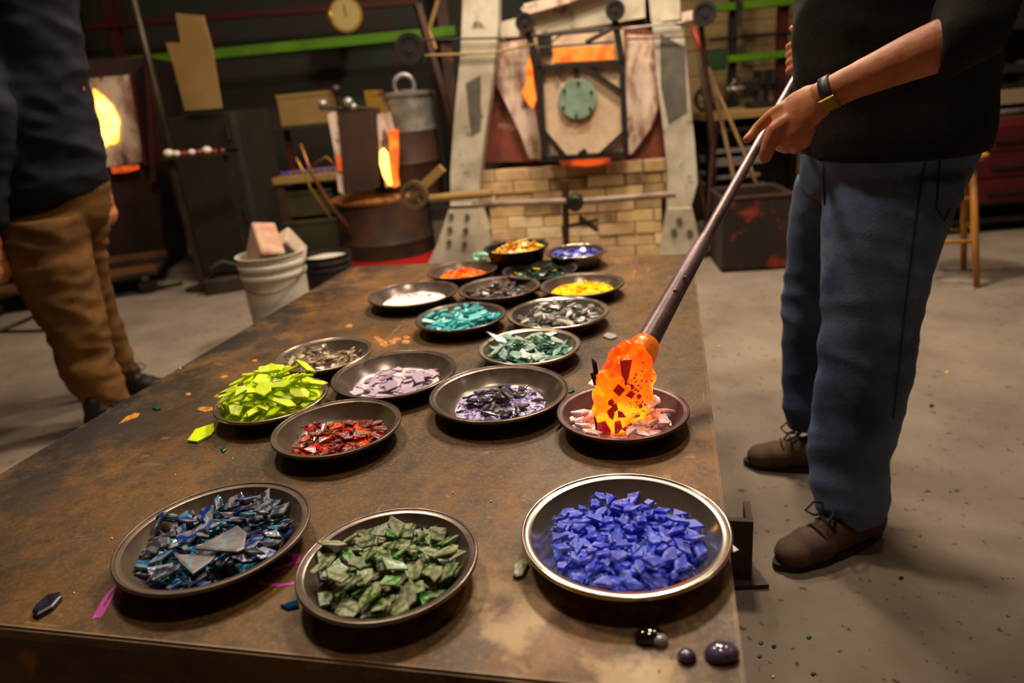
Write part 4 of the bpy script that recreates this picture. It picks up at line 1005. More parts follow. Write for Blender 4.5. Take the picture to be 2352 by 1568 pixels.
bm = nb(); box(bm, -.0125, .0125, -.0135, .0135, -.002, .006, .0015, Matrix.Translation(cc) @ R3); case = obj('watch_case', bm, mat('gold_case', lin((160, 130, 30)), .35, .5), strap)
for sx in (-1, 1):
    for sy in (-1, 1):
        bm = nb(); bmesh.ops.create_icosphere(bm, subdivisions=1, radius=.0018, matrix=Matrix.Translation(cc) @ R3 @ Matrix.Translation((sx * .0125, sy * .0135, .004)))
        obj('lug', bm, m_galv, strap)

# --- man in khaki trousers on the far left
pk = thing('person', 'man in navy shirt and brown canvas trousers standing beyond the table', 'person', (-1.72, 2.62, 0))
ofk = Vector((1.72, -2.62, 0))
bm = nb()
fr = [(2, 190, 500, 2.55), (18, 196, 560, 2.54), (42, 206, 620, 2.53), (74, 222, 680, 2.52), (105, 236, 740, 2.51), (134, 250, 800, 2.51), (146, 264, 850, 2.50), (176, 282, 890, 2.50), (200, 292, 930, 2.49), (222, 306, 975, 2.49)]
hring(bm, [prow(a, b, y, Y, .95) for a, b, y, Y in fr], 28)
bk = [(120, 244, 500, 2.72), (140, 240, 560, 2.76), (160, 242, 620, 2.79), (184, 254, 680, 2.81), (206, 272, 740, 2.83), (226, 292, 800, 2.84), (244, 314, 850, 2.85), (258, 322, 876, 2.85)]
hring(bm, [prow(a, b, y, Y, .95) for a, b, y, Y in bk], 28)
hring(bm, [(*prow(-30, 236, 400, 2.64)[:4], .15), (*prow(-20, 244, 450, 2.64)[:4], .155), (*prow(-8, 246, 500, 2.64)[:4], .15), (*prow(10, 236, 530, 2.64)[:4], .12)], 32)
me = melt(bm, .012, 3); folds(me, .012, 6.5, (1, 1, 2.4))
def addk(name, me_, m, parent=pk):
    o = obj(name, me_, m, parent, 'full'); o.data.transform(Matrix.Translation(ofk)); return o
addk('trousers', me, m_khaki)
# shirt with hanging sleeves
bm = nb()
rk = [(-2, 200, 474, 2.62, .16), (-28, 240, 425, 2.62, .17), (-40, 228, 340, 2.62, .165), (-55, 200, 240, 2.62, .16), (-66, 182, 130, 2.62, .16), (-80, 158, 0, 2.62, .17)]
rg = [(*prow(a, b, y, Y)[:4], d) for a, b, y, Y, d in rk]; t9 = rg[-1]
rg += [(t9[0] - .0, t9[1], t9[2] + .10, .21, .18), (t9[0], t9[1], t9[2] + .17, .13, .13), (t9[0], t9[1], t9[2] + .21, .07, .07)]
hring(bm, rg, 36)
s0 = Vector((t9[0] - .10, t9[1] - .17, t9[2] + .06)); e0 = aty(-20, 250, 2.40); w0 = aty(-34, 520, 2.36)
tube(bm, [s0, s0.lerp(e0, .5), e0, w0], [.075, .068, .062, .052], 20)
s1 = Vector((t9[0] + .06, t9[1] + .12, t9[2] + .05)); e1 = aty(160, 220, 2.78); w1 = aty(205, 400, 2.80)
tube(bm, [s1, s1.lerp(e1, .5), e1, w1], [.072, .066, .060, .050], 20)
me = melt(bm, .012, 3); folds(me, .016, 5.5, (1, 1, 1.7))
addk('shirt', me, m_navyshirt)
bm = nb(); hk = Vector((t9[0] + .03, t9[1], t9[2] + .36))
b2 = nb(); capsule(b2, Vector((t9[0], t9[1], t9[2] + .14)), .055, hk + Vector((0, 0, -.08)), .052); merge(bm, b2)
ellip(bm, hk, (.094, .078, .115)); ellip(bm, hk + Vector((.06, 0, -.06)), (.045, .05, .05)); ellip(bm, hk + Vector((.100, 0, -.01)), (.020, .014, .022))
hring(bm, [(t9[0], t9[1], t9[2] - .3, .14, .11), (t9[0], t9[1], t9[2] + .08, .15, .12), (t9[0], t9[1], t9[2] + .18, .06, .06)], 20)
tube(bm, [Vector((t9[0], t9[1], t9[2] + .04)), s0, e0, w0], [.05, .045, .04, .032], 14); tube(bm, [Vector((t9[0], t9[1], t9[2] + .04)), s1, e1, w1], [.05, .045, .04, .032], 14)
for s in (-1, 1): ellip(bm, hk + Vector((0, .078 * s, 0)), (.018, .01, .03))
for w, hp, Y in ((w1, (238, 436), 2.84), (w0, (-16, 560), 2.40)):
    h_ = aty(*hp, Y); chain(bm, [w, h_], [.030, .028]); dn = Vector((0, 0, -1))
    sd = Vector((1, .2, 0)).normalized()
    tube(bm, [h_ + dn * -.01, h_ + dn * .03, h_ + dn * .06], [(.018, .030), (.020, .040), (.016, .038)], 14, up=(0, 1, 0))
    for k in range(4):
        a0 = h_ + dn * .062 + Vector((0, -.028 + .019 * k, 0)); chain(bm, [a0, a0 + dn * .035 + sd * .006, a0 + dn * .058 + sd * -.004, a0 + dn * .072 + sd * -.02], [.0105, .0098, .009, .008])
    chain(bm, [h_ + Vector((0, -.03, 0)), h_ + dn * .035 + Vector((.02, -.048, 0)), h_ + dn * .065 + Vector((.022, -.05, 0))], [.013, .012, .010])
me = melt(bm, .0045, 3); addk('body', me, m_skin)
bm = nb(); ellip(bm, hk + Vector((-.022, 0, .035)), (.098, .086, .098)); me = melt(bm, .007, 3); displace(me, lambda c, n: .004 * mnoise.noise(c * 40)); addk('hair', me, m_hair)
for (pp_, Y) in (((268, 985), 2.45), ((300, 880), 2.86)):
    c = aty(*pp_, Y); h_ = Vector((c.x - .10, c.y, 0)) + ofk; make_shoe(pk, h_ + Vector((.28, -.06, 0)), h_, m_black)

# ------------------------------------------------------------------ furnace
FO = aty(1330, 560, 4.5)
FF = Frame((FO.x, FO.y, 0), math.radians(11))
def P(bm, pts, v0, v1, f=None): return prism(bm, (f or FF).xz(pts, v0), v0, v1)
def bar(bm, a, b, w, v0, v1, f=None):
    """flat bar between two photo points, width w px"""
    f = f or FF
    dx, dy = b[0] - a[0], b[1] - a[1]; L = math.hypot(dx, dy); nx, ny = -dy / L * w / 2, dx / L * w / 2
    return prism(bm, f.xz([(a[0] + nx, a[1] + ny), (b[0] + nx, b[1] + ny), (b[0] - nx, b[1] - ny), (a[0] - nx, a[1] - ny)], v0), v0, v1)
def rod(bm, pts, wpx, v, f=None, n=10):
    f = f or FF; Q = [f.px(p[0], p[1], v if not isinstance(v, (list, tuple)) else v[i]) for i, p in enumerate(pts)]
    r = wpx / 2 * 4.3 / FPX if f is FF else wpx / 2 * abs((f.R @ Q[0] + f.O - CAM_O).dot(FW)) / FPX
    return tube(bm, Q, r, n)
def rpx(px, f=None, v=0):
    f = f or FF; q = f.px(1300 if f is FF else 1176, 300, v); return px * depth(f.R @ q + f.O) / FPX
fur = FF.thing('glass_furnace', 'large white framed glass furnace with a square cream door and brick base', 'furnace')
S = FF.px(1150, 60, .3).z
# drum body behind the front
c0 = FF.px(1328, 215, .2)
bm = nb(); M = Matrix.Translation((c0.x, 0, c0.z)) @ Matrix.Rotation(math.radians(90), 4, 'X')
rb = rpx(222); lathe(bm, [(0, -1.25), (rb, -1.25), (rb, -.16), (rb * .96, -.12), (0, -.12)], 8, M @ Matrix.Rotation(math.radians(22.5), 4, 'Z')); obj('shell', bm, m_redbrown, fur)
bm = nb(); P(bm, [(1112, 372), (1108, 190), (1140, 95), (1210, 62), (1450, 55), (1515, 80), (1545, 180), (1548, 300), (1520, 368)], .05, .14); obj('front_plate', bm, m_redbrown, fur)
for pts in ([(1140, 98), (1212, 90), (1222, 200), (1246, 370), (1214, 366), (1196, 310), (1168, 250), (1140, 200)], [(1438, 78), (1528, 84), (1528, 160), (1516, 240), (1494, 300), (1452, 356), (1436, 356)]):
    bm = nb(); P(bm, pts, -.0, .07); bmesh.ops.bevel(bm, geom=bm.edges[:], offset=.008, segments=2, affect='EDGES'); obj('refractory_lip', bm, m_ash, fur)
bm = nb(); P(bm, [(1222, 78), (1432, 68), (1436, 145), (1236, 152)], -.02, .08); obj('lintel_block', bm, m_cream, fur)
bm = nb(); P(bm, [(1270, 110), (1408, 104), (1412, 136), (1272, 143)], -.032, -.018); obj('glowing_slot', bm, m_glow, fur)
bm = nb(); P(bm, [(1210, 150), (1216, 128), (1222, 152), (1226, 190), (1232, 228), (1224, 250), (1210, 236), (1198, 212), (1208, 190)], -.012, .0); obj('flame_gap', bm, m_glow, fur)
bm = nb(); P(bm, [(1282, 368), (1330, 362), (1400, 362), (1404, 374), (1350, 382), (1290, 378)], -.02, .01); obj('glowing_slot', bm, m_ember, fur)
bm = nb(); P(bm, [(1234, 82), (1266, 80), (1268, 128), (1240, 132)], -.05, -.02); obj('vent_hole', bm, m_black, fur)
# door
dv = -.12
bm = nb(); P(bm, [(1242, 158), (1428, 146), (1432, 350), (1250, 362)], dv, dv + .06); door = obj('furnace_door', bm, m_cream, fur)
bm = nb(); c = FF.px(1327, 228, dv); disc_y(bm, c.x, c.z, rpx(42), dv - .03, dv, 32, .004); plate = obj('round_plate', bm, m_mint, door, 35)
bm = nb(); c_ = FF.px(1330, 282, dv); ring_ = [(c_.x + rpx(34) * math.cos(a) * (1 + .15 * math.sin(3 * a)), c_.z + rpx(26) * math.sin(a) * (1 + .12 * math.cos(2 * a))) for a in [k * math.pi / 12 for k in range(24)]]
prism(bm, ring_, dv - .0015, dv - .0005); obj('smoke_stain', bm, mat('smoke_brown', lin((172, 134, 98)), .95, 0, lin((206, 176, 146)), 16, (.45, .6)), door)
bm = nb()
for k in range(6):
    a = k * math.pi / 3 + .4; disc_y(bm, c.x + rpx(34) * math.cos(a), c.z + rpx(34) * math.sin(a), rpx(3.6), dv - .04, dv - .03, 6)
obj('bolt', bm, m_steel_dark, plate)
bm = nb(); bar(bm, (1322, 160), (1326, 190), 9, dv - .02, dv); obj('hanger', bm, m_steel_dark, door)
for a, b, w in (((1238, 148), (1250, 368), 13), ((1428, 136), (1438, 356), 13), ((1230, 156), (1436, 142), 12), ((1246, 366), (1438, 354), 12), ((1343, 152), (1430, 212), 8), ((1250, 302), (1302, 364), 7), ((1432, 304), (1374, 358), 7), ((1288, 153), (1284, 172), 9), ((1330, 356), (1346, 346), 12)):
    bm = nb(); bar(bm, a, b, w, dv - .045, dv - .005); obj('door_bar', bm, m_black, door)
# hangers and pulleys
for a, b, w in (((1207, 62), (1240, 158), 15), ((1411, 40), (1430, 146), 16)):
    bm = nb(); bar(bm, a, b, w, dv - .03, dv); obj('hanger_bar', bm, m_black, fur)
for (x, y, r, v) in ((1206, 52, 20, -.16), (1413, 24, 20, -.16), (942, 112, 33, -.2), (1618, 32, 24, -.16)):
    c = FF.px(x, y, v); bm = nb(); R_ = rpx(r); wheel_y(bm, c.x, c.z, R_, v - .02, v + .02, 28, 5, .3); disc_y(bm, c.x, c.z, R_ * .8, v - .012, v + .012, 24); obj('pulley', bm, m_black, fur)
for pts, w, m in (([(950, 92), (1210, 86)], 5, m_steel_dark), ([(960, 128), (1130, 122), (1236, 100)], 5, m_card), ([(1210, 84), (1420, 66)], 7, m_black), ([(1236, 110), (1410, 96)], 5, m_steel_dark), ([(1345, 98), (1405, 66)], 10, m_black),
                  ([(1430, 66), (1600, 48)], 5, m_galv), ([(1440, 90), (1590, 84)], 4, m_steel_dark), ([(1268, 96), (1300, 72), (1400, 62)], 4, m_steel_dark)):
    bm = nb(); rod(bm, pts, w, -.15); obj('rod', bm, m, fur)
bm = nb(); bar(bm, (1566, 40), (1622, 28), 22, -.17, -.12); obj('counter_arm', bm, m_ash, fur)
# hood plates
for pts, v0, v1 in (([(1145, 52), (1190, 40), (1192, 84), (1152, 92)], .0, .5), ([(1202, 10), (1290, -14), (1480, -70), (1482, 40), (1400, 54), (1232, 78)], .02, .9), ([(1484, -70), (1562, -70), (1562, 44), (1496, 52)], .0, .9)):
    bm = nb(); P(bm, pts, v0, v1); obj('hood_plate', bm, m_white_paint, fur)
bm = nb(); P(bm, [(1196, 18), (1300, -20), (1420, -60), (1420, -34), (1300, 8), (1206, 34)], -.06, .02); obj('hood_lip', bm, m_ash, fur)
# frame legs
LEG = [[(1068, -140), (1146, -140), (1144, 60), (1130, 190), (1112, 320), (1102, 420), (1100, 470), (1034, 472), (1034, 400), (1044, 260), (1058, 120)],
       [(1498, 46), (1570, 62), (1582, 200), (1596, 330), (1602, 420), (1586, 480), (1532, 480), (1534, 400), (1524, 300), (1508, 170)]]
FEET = [[(1034, 472), (1096, 470), (1116, 530), (1134, 640), (975, 646), (1004, 560)], [(1534, 480), (1590, 478), (1600, 520), (1612, 575), (1512, 584), (1526, 530)]]
PATCH = [[(1070, 192), (1104, 172), (1104, 300), (1082, 312)], [(1516, 76), (1574, 110), (1578, 256), (1536, 284), (1518, 200)]]
BOLT = [[(1037, 495), (1074, 497), (1034, 526), (1070, 528), (1032, 556), (1068, 560)], [(1560, 505), (1548, 530), (1584, 532)]]
for k in range(2):
    bm = nb(); P(bm, LEG[k], -.12, -.02); leg = obj('frame_leg', bm, m_white_paint, fur)
    bm = nb(); P(bm, FEET[k], -.16, -.0)
    zmin = 0.0
    for v in bm.verts: v.co.z = max(v.co.z, 0.0)
    low = sorted(bm.verts, key=lambda v: v.co.z)[:4]
    for v in low: v.co.z = 0.0
    ft = obj('foot', bm, m_white_paint, leg)
    bm = nb(); P(bm, PATCH[k], -.124, -.119); obj('bare_patch', bm, m_grey_paint, leg)
    for b in BOLT[k]:
        c = FF.px(*b, -.16); bm = nb(); disc_y(bm, c.x, c.z, rpx(7), -.175, -.16, 6); obj('bolt', bm, m_grey_paint, leg)
# brick base, brick by brick
bm = nb(); pl = FF.px(1135, 560, .05); pr_ = FF.px(1520, 560, .05); zt_ = FF.px(1320, 378, 0).z
box(bm, pl.x + .02, pr_.x - .02, .10, 1.1, 0, zt_ - .01); base = obj('brick_base', bm, mat('mortar', lin((110, 84, 54)), .95), fur)
FBR = [m_firebrick, mat('firebrick_pink', lin((202, 170, 128)), .9, 0, lin((168, 132, 90)), 9, (.4, .65), .2, 30), mat('firebrick_sooty', lin((168, 138, 92)), .9, 0, lin((112, 84, 54)), 7, (.4, .6), .2, 30), mat('firebrick_pale', lin((218, 194, 150)), .9, 0, lin((180, 150, 104)), 9, (.45, .65), .2, 30)]
rows_ = int(zt_ / .072); bh = zt_ / rows_; bl = .236
zs = FF.px(1320, 470, 0).z
for r in range(rows_):
    z = r * bh; wide = .06 if z > zs else 0.0
    x = pl.x - wide - (bl / 2 if r % 2 else 0)
    while x < pr_.x + wide - .01:
        xa = max(x, pl.x - wide); xb = min(x + bl - .006, pr_.x + wide)
        if xb - xa > .04:
            bm = nb(); j = rnd.uniform(-.012, .012); box(bm, xa, xb, .0 + j, .115 + j, z + .003, z + bh - .003, .003); obj('brick', bm, rnd.choice(FBR), base)
        x += bl
# rail, wheel and post in front of the base
m_wornpipe = mat('worn_pipe', lin((150, 126, 112)), .55, .3, lin((104, 84, 74)), 9)
rv = -.50
for pts, w, m in (([(985, 456), (1130, 444)], 20, m_card), ([(1085, 470), (1300, 462)], 15, m_wornpipe), ([(1340, 462), (1552, 446)], 15, m_wornpipe), ([(975, 478), (1100, 474)], 8, m_steel_dark)):
    bm = nb(); rod(bm, pts, w * .9, rv); obj('rail', bm, m, fur)
c = FF.px(956, 445, rv); bm = nb(); wheel_y(bm, c.x, c.z, rpx(34, v=rv), rv - .06, rv - .02, 32, 5, .26); obj('flanged_wheel', bm, mat('worn_wheel', lin((112, 92, 66)), .5, .5), fur)
bm = nb(); bar(bm, (966, 432), (1014, 386), 20, rv - .02, rv + .02); obj('lever', bm, m_card, fur)
bm = nb(); rod(bm, [(1298, 414), (1302, 660)], 15, rv + .03); obj('post', bm, m_rustybrown, fur)
for v in fur.children[-1].data.vertices: v.co.z = max(v.co.z, 0)
c = FF.px(1322, 465, rv - .03); bm = nb(); disc_y(bm, c.x, c.z, rpx(19, v=rv), rv - .08, rv + .04, 24, .01); obj('roller', bm, m_black, fur)
bm = nb(); bar(bm, (1330, 500), (1372, 530), 9, rv, rv + .03); bar(bm, (1302, 520), (1374, 506), 6, rv, rv + .03); obj('brace', bm, m_steel_dark, fur)
# dark struts at the left of the furnace
for i, (pts, w) in enumerate((([(958, 10), (1042, 300), (1060, 560)], 26), ([(1006, 0), (985, 70), (1000, 112)], 12), ([(1610, 60), (1640, 330), (1620, 640)], 14), ([(1604, 400), (1640, 690)], 12), ([(1606, 410), (1576, 470)], 12))):
    bm = nb(); rod(bm, pts, w * .8, .1 if i < 2 else -.1, n=4)
    for v in bm.verts: v.co.z = max(v.co.z, 0)
    obj('strut', bm, m_rustybrown if i != 1 else m_card, fur)

# ------------------------------------------------------------------ small barrel kiln
KO = aty(885, 560, 4.85); KF = Frame((KO.x, KO.y, 0), 0.0)
kz = lambda px, py, v=0: KF.px(px, py, v)
kil = KF.thing('barrel_kiln', 'rusty barrel kiln with an open lid of fire left of the furnace', 'kiln')
def kr(w, v=0): return w / 2 * depth(KF.R @ KF.px(885, 400, v) + KF.O) / FPX
zA, zB = kz(885, 612).z, kz(870, 455).z
rL = kr(215)
bm = nb(); lathe(bm, [(0, 0), (rL, 0), (rL, zB * .42), (rL * 1.02, zB * .44), (rL, zB * .46), (rL, zB * .98), (rL * 1.0, zB), (0, zB)], 32, Matrix.Translation((kz(892, 540).x, 0, 0))); obj('lower_drum', bm, m_rustybrown, kil, 35)
bm = nb(); lathe(bm, [(rL * 1.0, .0), (rL * 1.04, .0), (rL * 1.04, .10), (rL, .10)], 32, Matrix.Translation((kz(892, 540).x, 0, 0.0))); obj('red_band', bm, m_red, kil, 35)
bm = nb(); lathe(bm, [(0, zB), (rL * 1.03, zB), (rL * 1.05, zB + .02), (rL * .9, zB + .04), (0, zB + .04)], 32, Matrix.Translation((kz(872, 450).x, 0, 0))); obj('rusty_rim', bm, mat('orange_rust', lin((170, 106, 44)), .8, 0, lin((110, 66, 30)), 20), kil, 35)
xu = kz(930, 350, .05).x; zT = kz(930, 300, .05).z; rU = kr(160)
bm = nb(); lathe(bm, [(0, zB), (rU, zB), (rU, zB + (zT - zB) * .5), (rU * 1.03, zB + (zT - zB) * .53), (rU, zB + (zT - zB) * .56), (rU, zT), (0, zT)], 32, Matrix.Translation((xu, .05, 0))); obj('upper_drum', bm, m_rustybrown, kil, 35)
zC = kz(935, 212, .05).z; rP = kr(122)
bm = nb(); lathe(bm, [(0, zT), (rP * 1.02, zT), (rP, zT + .03), (rP * .98, zC - .03), (rP * 1.06, zC - .02), (rP * 1.06, zC), (rP * .96, zC), (0, zC + .02)], 32, Matrix.Translation((kz(936, 250, .05).x, .05, 0))); obj('steel_pot', bm, m_galv, kil, 35)
bm = nb(); c = kz(928, 196, .0); cr_ = kr(44); tube(bm, [(c.x + cr_ * math.cos(a), 0.0, c.z + cr_ * math.sin(a)) for a in [2 * math.pi * k / 24 for k in range(24)]], kr(10), 8, up=(0, 1, 0), closed=True); obj('lifting_ring', bm, m_galv, kil, 'full')
bm = nb(); P(bm, [(776, 262), (864, 250), (872, 430), (790, 446)], -.34, -.32, KF); sh_ = obj('shield_plate', bm, mat('brown_plate', lin((70, 46, 34)), .6, .3, lin((54, 36, 28)), 5), kil)
bm = nb(); P(bm, [(752, 262), (768, 256), (786, 330), (790, 380), (792, 448), (778, 440), (768, 350)], -.33, -.27, KF); obj('fibre_edge', bm, m_ash, kil)
bm = nb(); P(bm, [(864, 262), (896, 258), (906, 300), (900, 400), (906, 428), (886, 430), (872, 350)], -.31, -.25, KF); obj('fibre_edge', bm, m_ash, kil)
bm = nb(); P(bm, [(892, 300), (914, 296), (916, 340), (914, 400), (918, 426), (904, 432), (896, 410), (894, 350)], -.325, -.31, KF); obj('flame', bm, m_glow, kil)
bm = nb(); P(bm, [(872, 348), (880, 340), (890, 352), (896, 400), (900, 426), (892, 424), (880, 404), (872, 376)], -.345, -.328, KF); obj('flame', bm, m_fire, kil)
bm = nb(); P(bm, [(772, 360), (782, 356), (786, 392), (776, 392)], -.34, -.33, KF); obj('ember', bm, m_ember, kil)
bm = nb(); P(bm, [(836, 208), (870, 206), (868, 218), (838, 220)], -.3, -.1, KF); P(bm, [(838, 220), (870, 220), (888, 262), (844, 254)], -.3, -.1, KF); obj('brass_fitting', bm, m_brass, kil)
for (x, y, r) in ((742, 240, 11), (800, 236, 12), (812, 246, 9), (772, 206, 11)):
    c = aty(x, y, 4.53); bm = nb(); ellip(bm, (0, 0, 0), (r * 4.5 / FPX,) * 3, sub=3); o = obj('valve_knob', bm, m_galv if y > 220 else m_steel_dark, kil, 'full'); o.location = Vector(KF.Ri @ (c - KF.O))
bm = nb(); rod(bm, [(735, 250), (812, 246), (872, 250)], 7, -.32, KF); rod(bm, [(772, 206), (786, 250)], 6, -.32, KF); obj('gas_pipe', bm, m_steel_dark, kil)
for pts, w, m in (([(690, 330), (716, 400), (760, 470), (800, 520)], 7, m_copper), ([(716, 380), (750, 360), (790, 400), (770, 420)], 6, m_copper), ([(680, 362), (700, 400), (712, 430), (760, 500)], 5, m_brass)):
    bm = nb(); rod(bm, pts, w, -.3, KF); obj('burner_pipe', bm, m, kil, 'full')

# ------------------------------------------------------------------ buckets
def bucket(name, label, px, pytop, Y, w, hgt, m, cat='bucket'):
    c = aty(px, pytop, Y); R = w / 2 * depth(c) / FPX; H = c.z if hgt is None else hgt
    t = thing(name, label, cat, (c.x, Y, 0))
    bm = nb(); lathe(bm, [(0, 0), (R * .84, 0), (R * .93, H * .78), (R * 1.0, H * .78), (R * 1.0, H * .81), (R * .95, H * .82), (R * .96, H * .87), (R * 1.01, H * .88), (R * 1.01, H * .91), (R * .97, H * .92), (R * .98, H * .985), (R * 1.02, H * .99), (R * 1.02, H), (R * .97, H), (R * .9, H * .2), (0, H * .2)], 36)
    obj('tub', bm, m, t, 35); return t, R, H
bt, R_, H_ = bucket('plastic_bucket', 'white plastic bucket holding a brick beyond the left table edge', 619, 580, 3.3, 150, None, m_bucket)
bm = nb(); tube(bm, [(R_ * 1.02 * math.cos(a), R_ * 1.02 * math.sin(a), H_ * .86 - .11 * math.sin(a - math.pi if a > math.pi else 0) * 0 - .10 * abs(math.sin(a))) for a in [math.pi + math.pi * k / 14 for k in range(15)]], .003, 6); obj('wire_handle', bm, m_steel_dark, bt, 'full')
bm = nb(); box(bm, -.055, .055, -.11, .11, -.10, .10, .008, Matrix.Rotation(.5, 4, 'Y') @ Matrix.Rotation(.4, 4, 'X') @ Matrix.Rotation(.6, 4, 'Z')); o = obj('broken_brick', bm, mat('pinkish_brick', lin((168, 120, 96)), .9, 0, lin((186, 156, 130)), 12), None); o.location = bt.location + Vector((-.02, 0, H_ - .0)); tag(o, 'pinkish brown broken brick tilted in the white bucket', 'brick')
bm = nb(); box(bm, -.045, .045, -.08, .08, -.07, .07, .008, Matrix.Rotation(-.5, 4, 'Y') @ Matrix.Rotation(.3, 4, 'X')); o = obj('broken_brick', bm, mat('pale_brick', lin((170, 150, 130)), .9), None); o.location = bt.location + Vector((.085, .05, H_ + .0)); tag(o, 'pale grey brick fragment leaning in the white bucket', 'brick')
bt2, R2, H2 = bucket('steel_bucket', 'black steel bucket with white powder beside the barrel kiln', 748, 582, 3.75, 112, None, m_black)
bm = nb(); lathe(bm, [(R2 * .9, 0), (R2 * .5, .012), (0, .016)], 28); bm2 = bm; o = obj('white_powder', bm2, m_bucket, None, 'full'); o.location = bt2.location + Vector((0, 0, H2 * .93)); tag(o, 'white powder filling the black steel bucket', 'powder', kind='stuff')

# ------------------------------------------------------------------ left background: second furnace, cabinet, bench, sheet
LO = aty(272, 400, 5.3); LF = Frame((LO.x, LO.y, 0), math.radians(-8))
lf = LF.thing('reheating_furnace', 'dark furnace with a cream door and a glowing opening behind the man in navy', 'furnace')
bm = nb(); P(bm, [(120, 140), (336, 130), (386, 640), (150, 660)], .06, .72, LF)
for v in bm.verts: v.co.z = max(v.co.z, 0)
obj('casing', bm, mat('furnace_casing', lin((54, 26, 16)), .7, .2, lin((34, 20, 14)), 5), lf)
bm = nb(); P(bm, [(200, 180), (296, 172), (316, 262), (326, 372), (240, 384), (205, 300)], -.02, .06, LF); obj('cream_door', bm, m_ash, lf)
bm = nb(); P(bm, [(214, 205), (236, 222), (258, 246), (272, 278), (272, 290), (232, 290), (222, 250)], -.035, -.018, LF); obj('fire_opening', bm, m_fire, lf)
bm = nb(); P(bm, [(232, 292), (270, 292), (270, 322), (262, 330), (248, 330), (240, 338), (234, 330)], -.035, -.018, LF); obj('fire_opening', bm, m_fire, lf)
bm = nb(); P(bm, [(254, 384), (316, 378), (318, 388), (290, 396), (258, 398)], -.02, .0, LF); obj('ember_slot', bm, m_ember, lf)
for a, b, w in (((338, 130), (352, 420), 12), ((300, 170), (334, 380), 7)):
    bm = nb(); bar(bm, a, b, w, -.04, .02, LF); obj('frame_bar', bm, m_redpaint, lf)
CO = aty(470, 480, 4.9); CF = Frame((CO.x, CO.y, 0), math.radians(10))
cb = CF.thing('tool_cabinet', 'tall dark steel cabinet with two plain doors', 'cabinet')
def cpts(pts): return CF.xz(pts, 0)
x0, x1 = CF.px(400, 400).x, CF.px(562, 400).x; zt2 = CF.px(470, 262).z
bm = nb(); box(bm, x0, x1, .02, .5, 0.04, zt2, .006); obj('carcass', bm, m_darkpanel, cb)
zm = CF.px(470, 352).z
for za, zb in ((.06, zm - .01), (zm + .01, zt2 - .01)):
    bm = nb(); box(bm, x0 + .01, x1 - .01, -.005, .02, za, zb, .004); d_ = obj('door', bm, m_darkpanel, cb)
    bm = nb(); box(bm, x1 - .05, x1 - .035, -.03, -.005, (za + zb) / 2 - .05, (za + zb) / 2 + .05, .003); obj('handle', bm, m_steel_dark, d_)
# cardboard sheet hanging above
bm = nb(); P(bm, [(403, 30), (466, 36), (486, 110), (508, 248), (425, 254), (398, 150), (380, 98), (415, 98)], -.06, -.045, CF)
o = obj('cardboard_sheet', bm, m_card, None); o.matrix_world = Matrix.Translation(CF.O) @ Matrix.Rotation(CF.rz, 4, 'Z'); tag(o, 'notched tan cardboard sheet standing on top of the dark cabinet', 'sheet')
# slanted pole on a stand
bm = nb(); p1 = aty(424, 478, 4.7); p1.z = 0; p0 = p1 + Vector((0, 0, 2.6)); tube(bm, [p0, p1], .022, 12); pole = thing('steel_pole', 'tall dull steel pole standing in front of the dark cabinet', 'pole', (p1.x, p1.y, 0)); o = obj('shaft', bm, m_steel_dark, pole, 'full'); o.data.transform(Matrix.Translation(-pole.location))
bm = nb(); lathe(bm, [(0, 0), (.12, 0), (.12, .012), (.03, .02), (0, .02)], 24); obj('base', bm, m_steel_dark, pole)
# tray of red and white glass dots on the cabinet front
TRO = aty(450, 345, 4.55); bm = nb()
tr = thing('dot_tray', 'narrow shelf of red and white glass drops in front of the cabinet', 'tray', (TRO.x, TRO.y, TRO.z - .03))
lx = 150 * 4.4 / FPX / 2
bm = nb(); box(bm, -lx, lx, -.04, .05, -.012, 0, .002); obj('board', bm, m_steel_dark, tr)
bm = nb(); box(bm, -lx + .02, -lx + .05, .0, .03, -(tr.location.z), -.012); box(bm, lx - .05, lx - .02, .0, .03, -(tr.location.z), -.012); obj('support', bm, m_steel_dark, tr)
mw = mat('white_glass_dot', lin((214, 204, 180)), .3); mr_ = mat('red_glass_dot', lin((140, 34, 34)), .3)
for i, (x, y, r, mm) in enumerate([(387, 343, 12, mw), (410, 347, 9, mw), (428, 344, 8, mr_), (449, 343, 9, mw), (466, 339, 8, mr_), (482, 340, 11, mw), (500, 336, 6, mr_), (516, 335, 6, mr_)]):
    bm = nb(); rr = r * 4.4 / FPX; ellip(bm, (0, 0, 0), (rr, rr, rr * .8), sub=2); o = obj('glass_drop', bm, mm, None, 'full'); o.location = (tr.location.x - lx + .04 + i * (2 * lx - .08) / 7, tr.location.y - .01, tr.location.z + rr * .8)
    tag(o, ('white' if mm is mw else 'dark red') + ' glass drop in the row on the cabinet shelf', 'glass drop', 'drops on the cabinet shelf')
# workbench with boxes between cabinet and kiln
BO = aty(690, 420, 5.2); BF = Frame((BO.x, BO.y, 0), 0.0)
wb = BF.thing('workbench', 'dark workbench with an olive box shelf behind the barrel kiln', 'bench')
xa, xb = BF.px(618, 400).x, BF.px(800, 400).x; zb = BF.px(690, 404).z
bm = nb(); box(bm, xa, xb, .0, .6, zb - .05, zb, .004); obj('bench_top', bm, m_card, wb)
for x in (xa + .05, xb - .05):
    for y in (.05, .55):
        bm = nb(); box(bm, x - .03, x + .03, y - .03, y + .03, 0, zb - .05); obj('leg', bm, m_rustybrown, wb)
z1_ = BF.px(690, 290).z
bm = nb(); box(bm, xa - .05, xb, .45, .75, z1_ - .03, z1_, .003); obj('upper_shelf', bm, m_darkpanel, wb)
for x in (xa + .02, xb - .05):
    bm = nb(); box(bm, x - .02, x + .02, .56, .599, zb, z1_ - .03); obj('upright', bm, m_redpaint, wb)
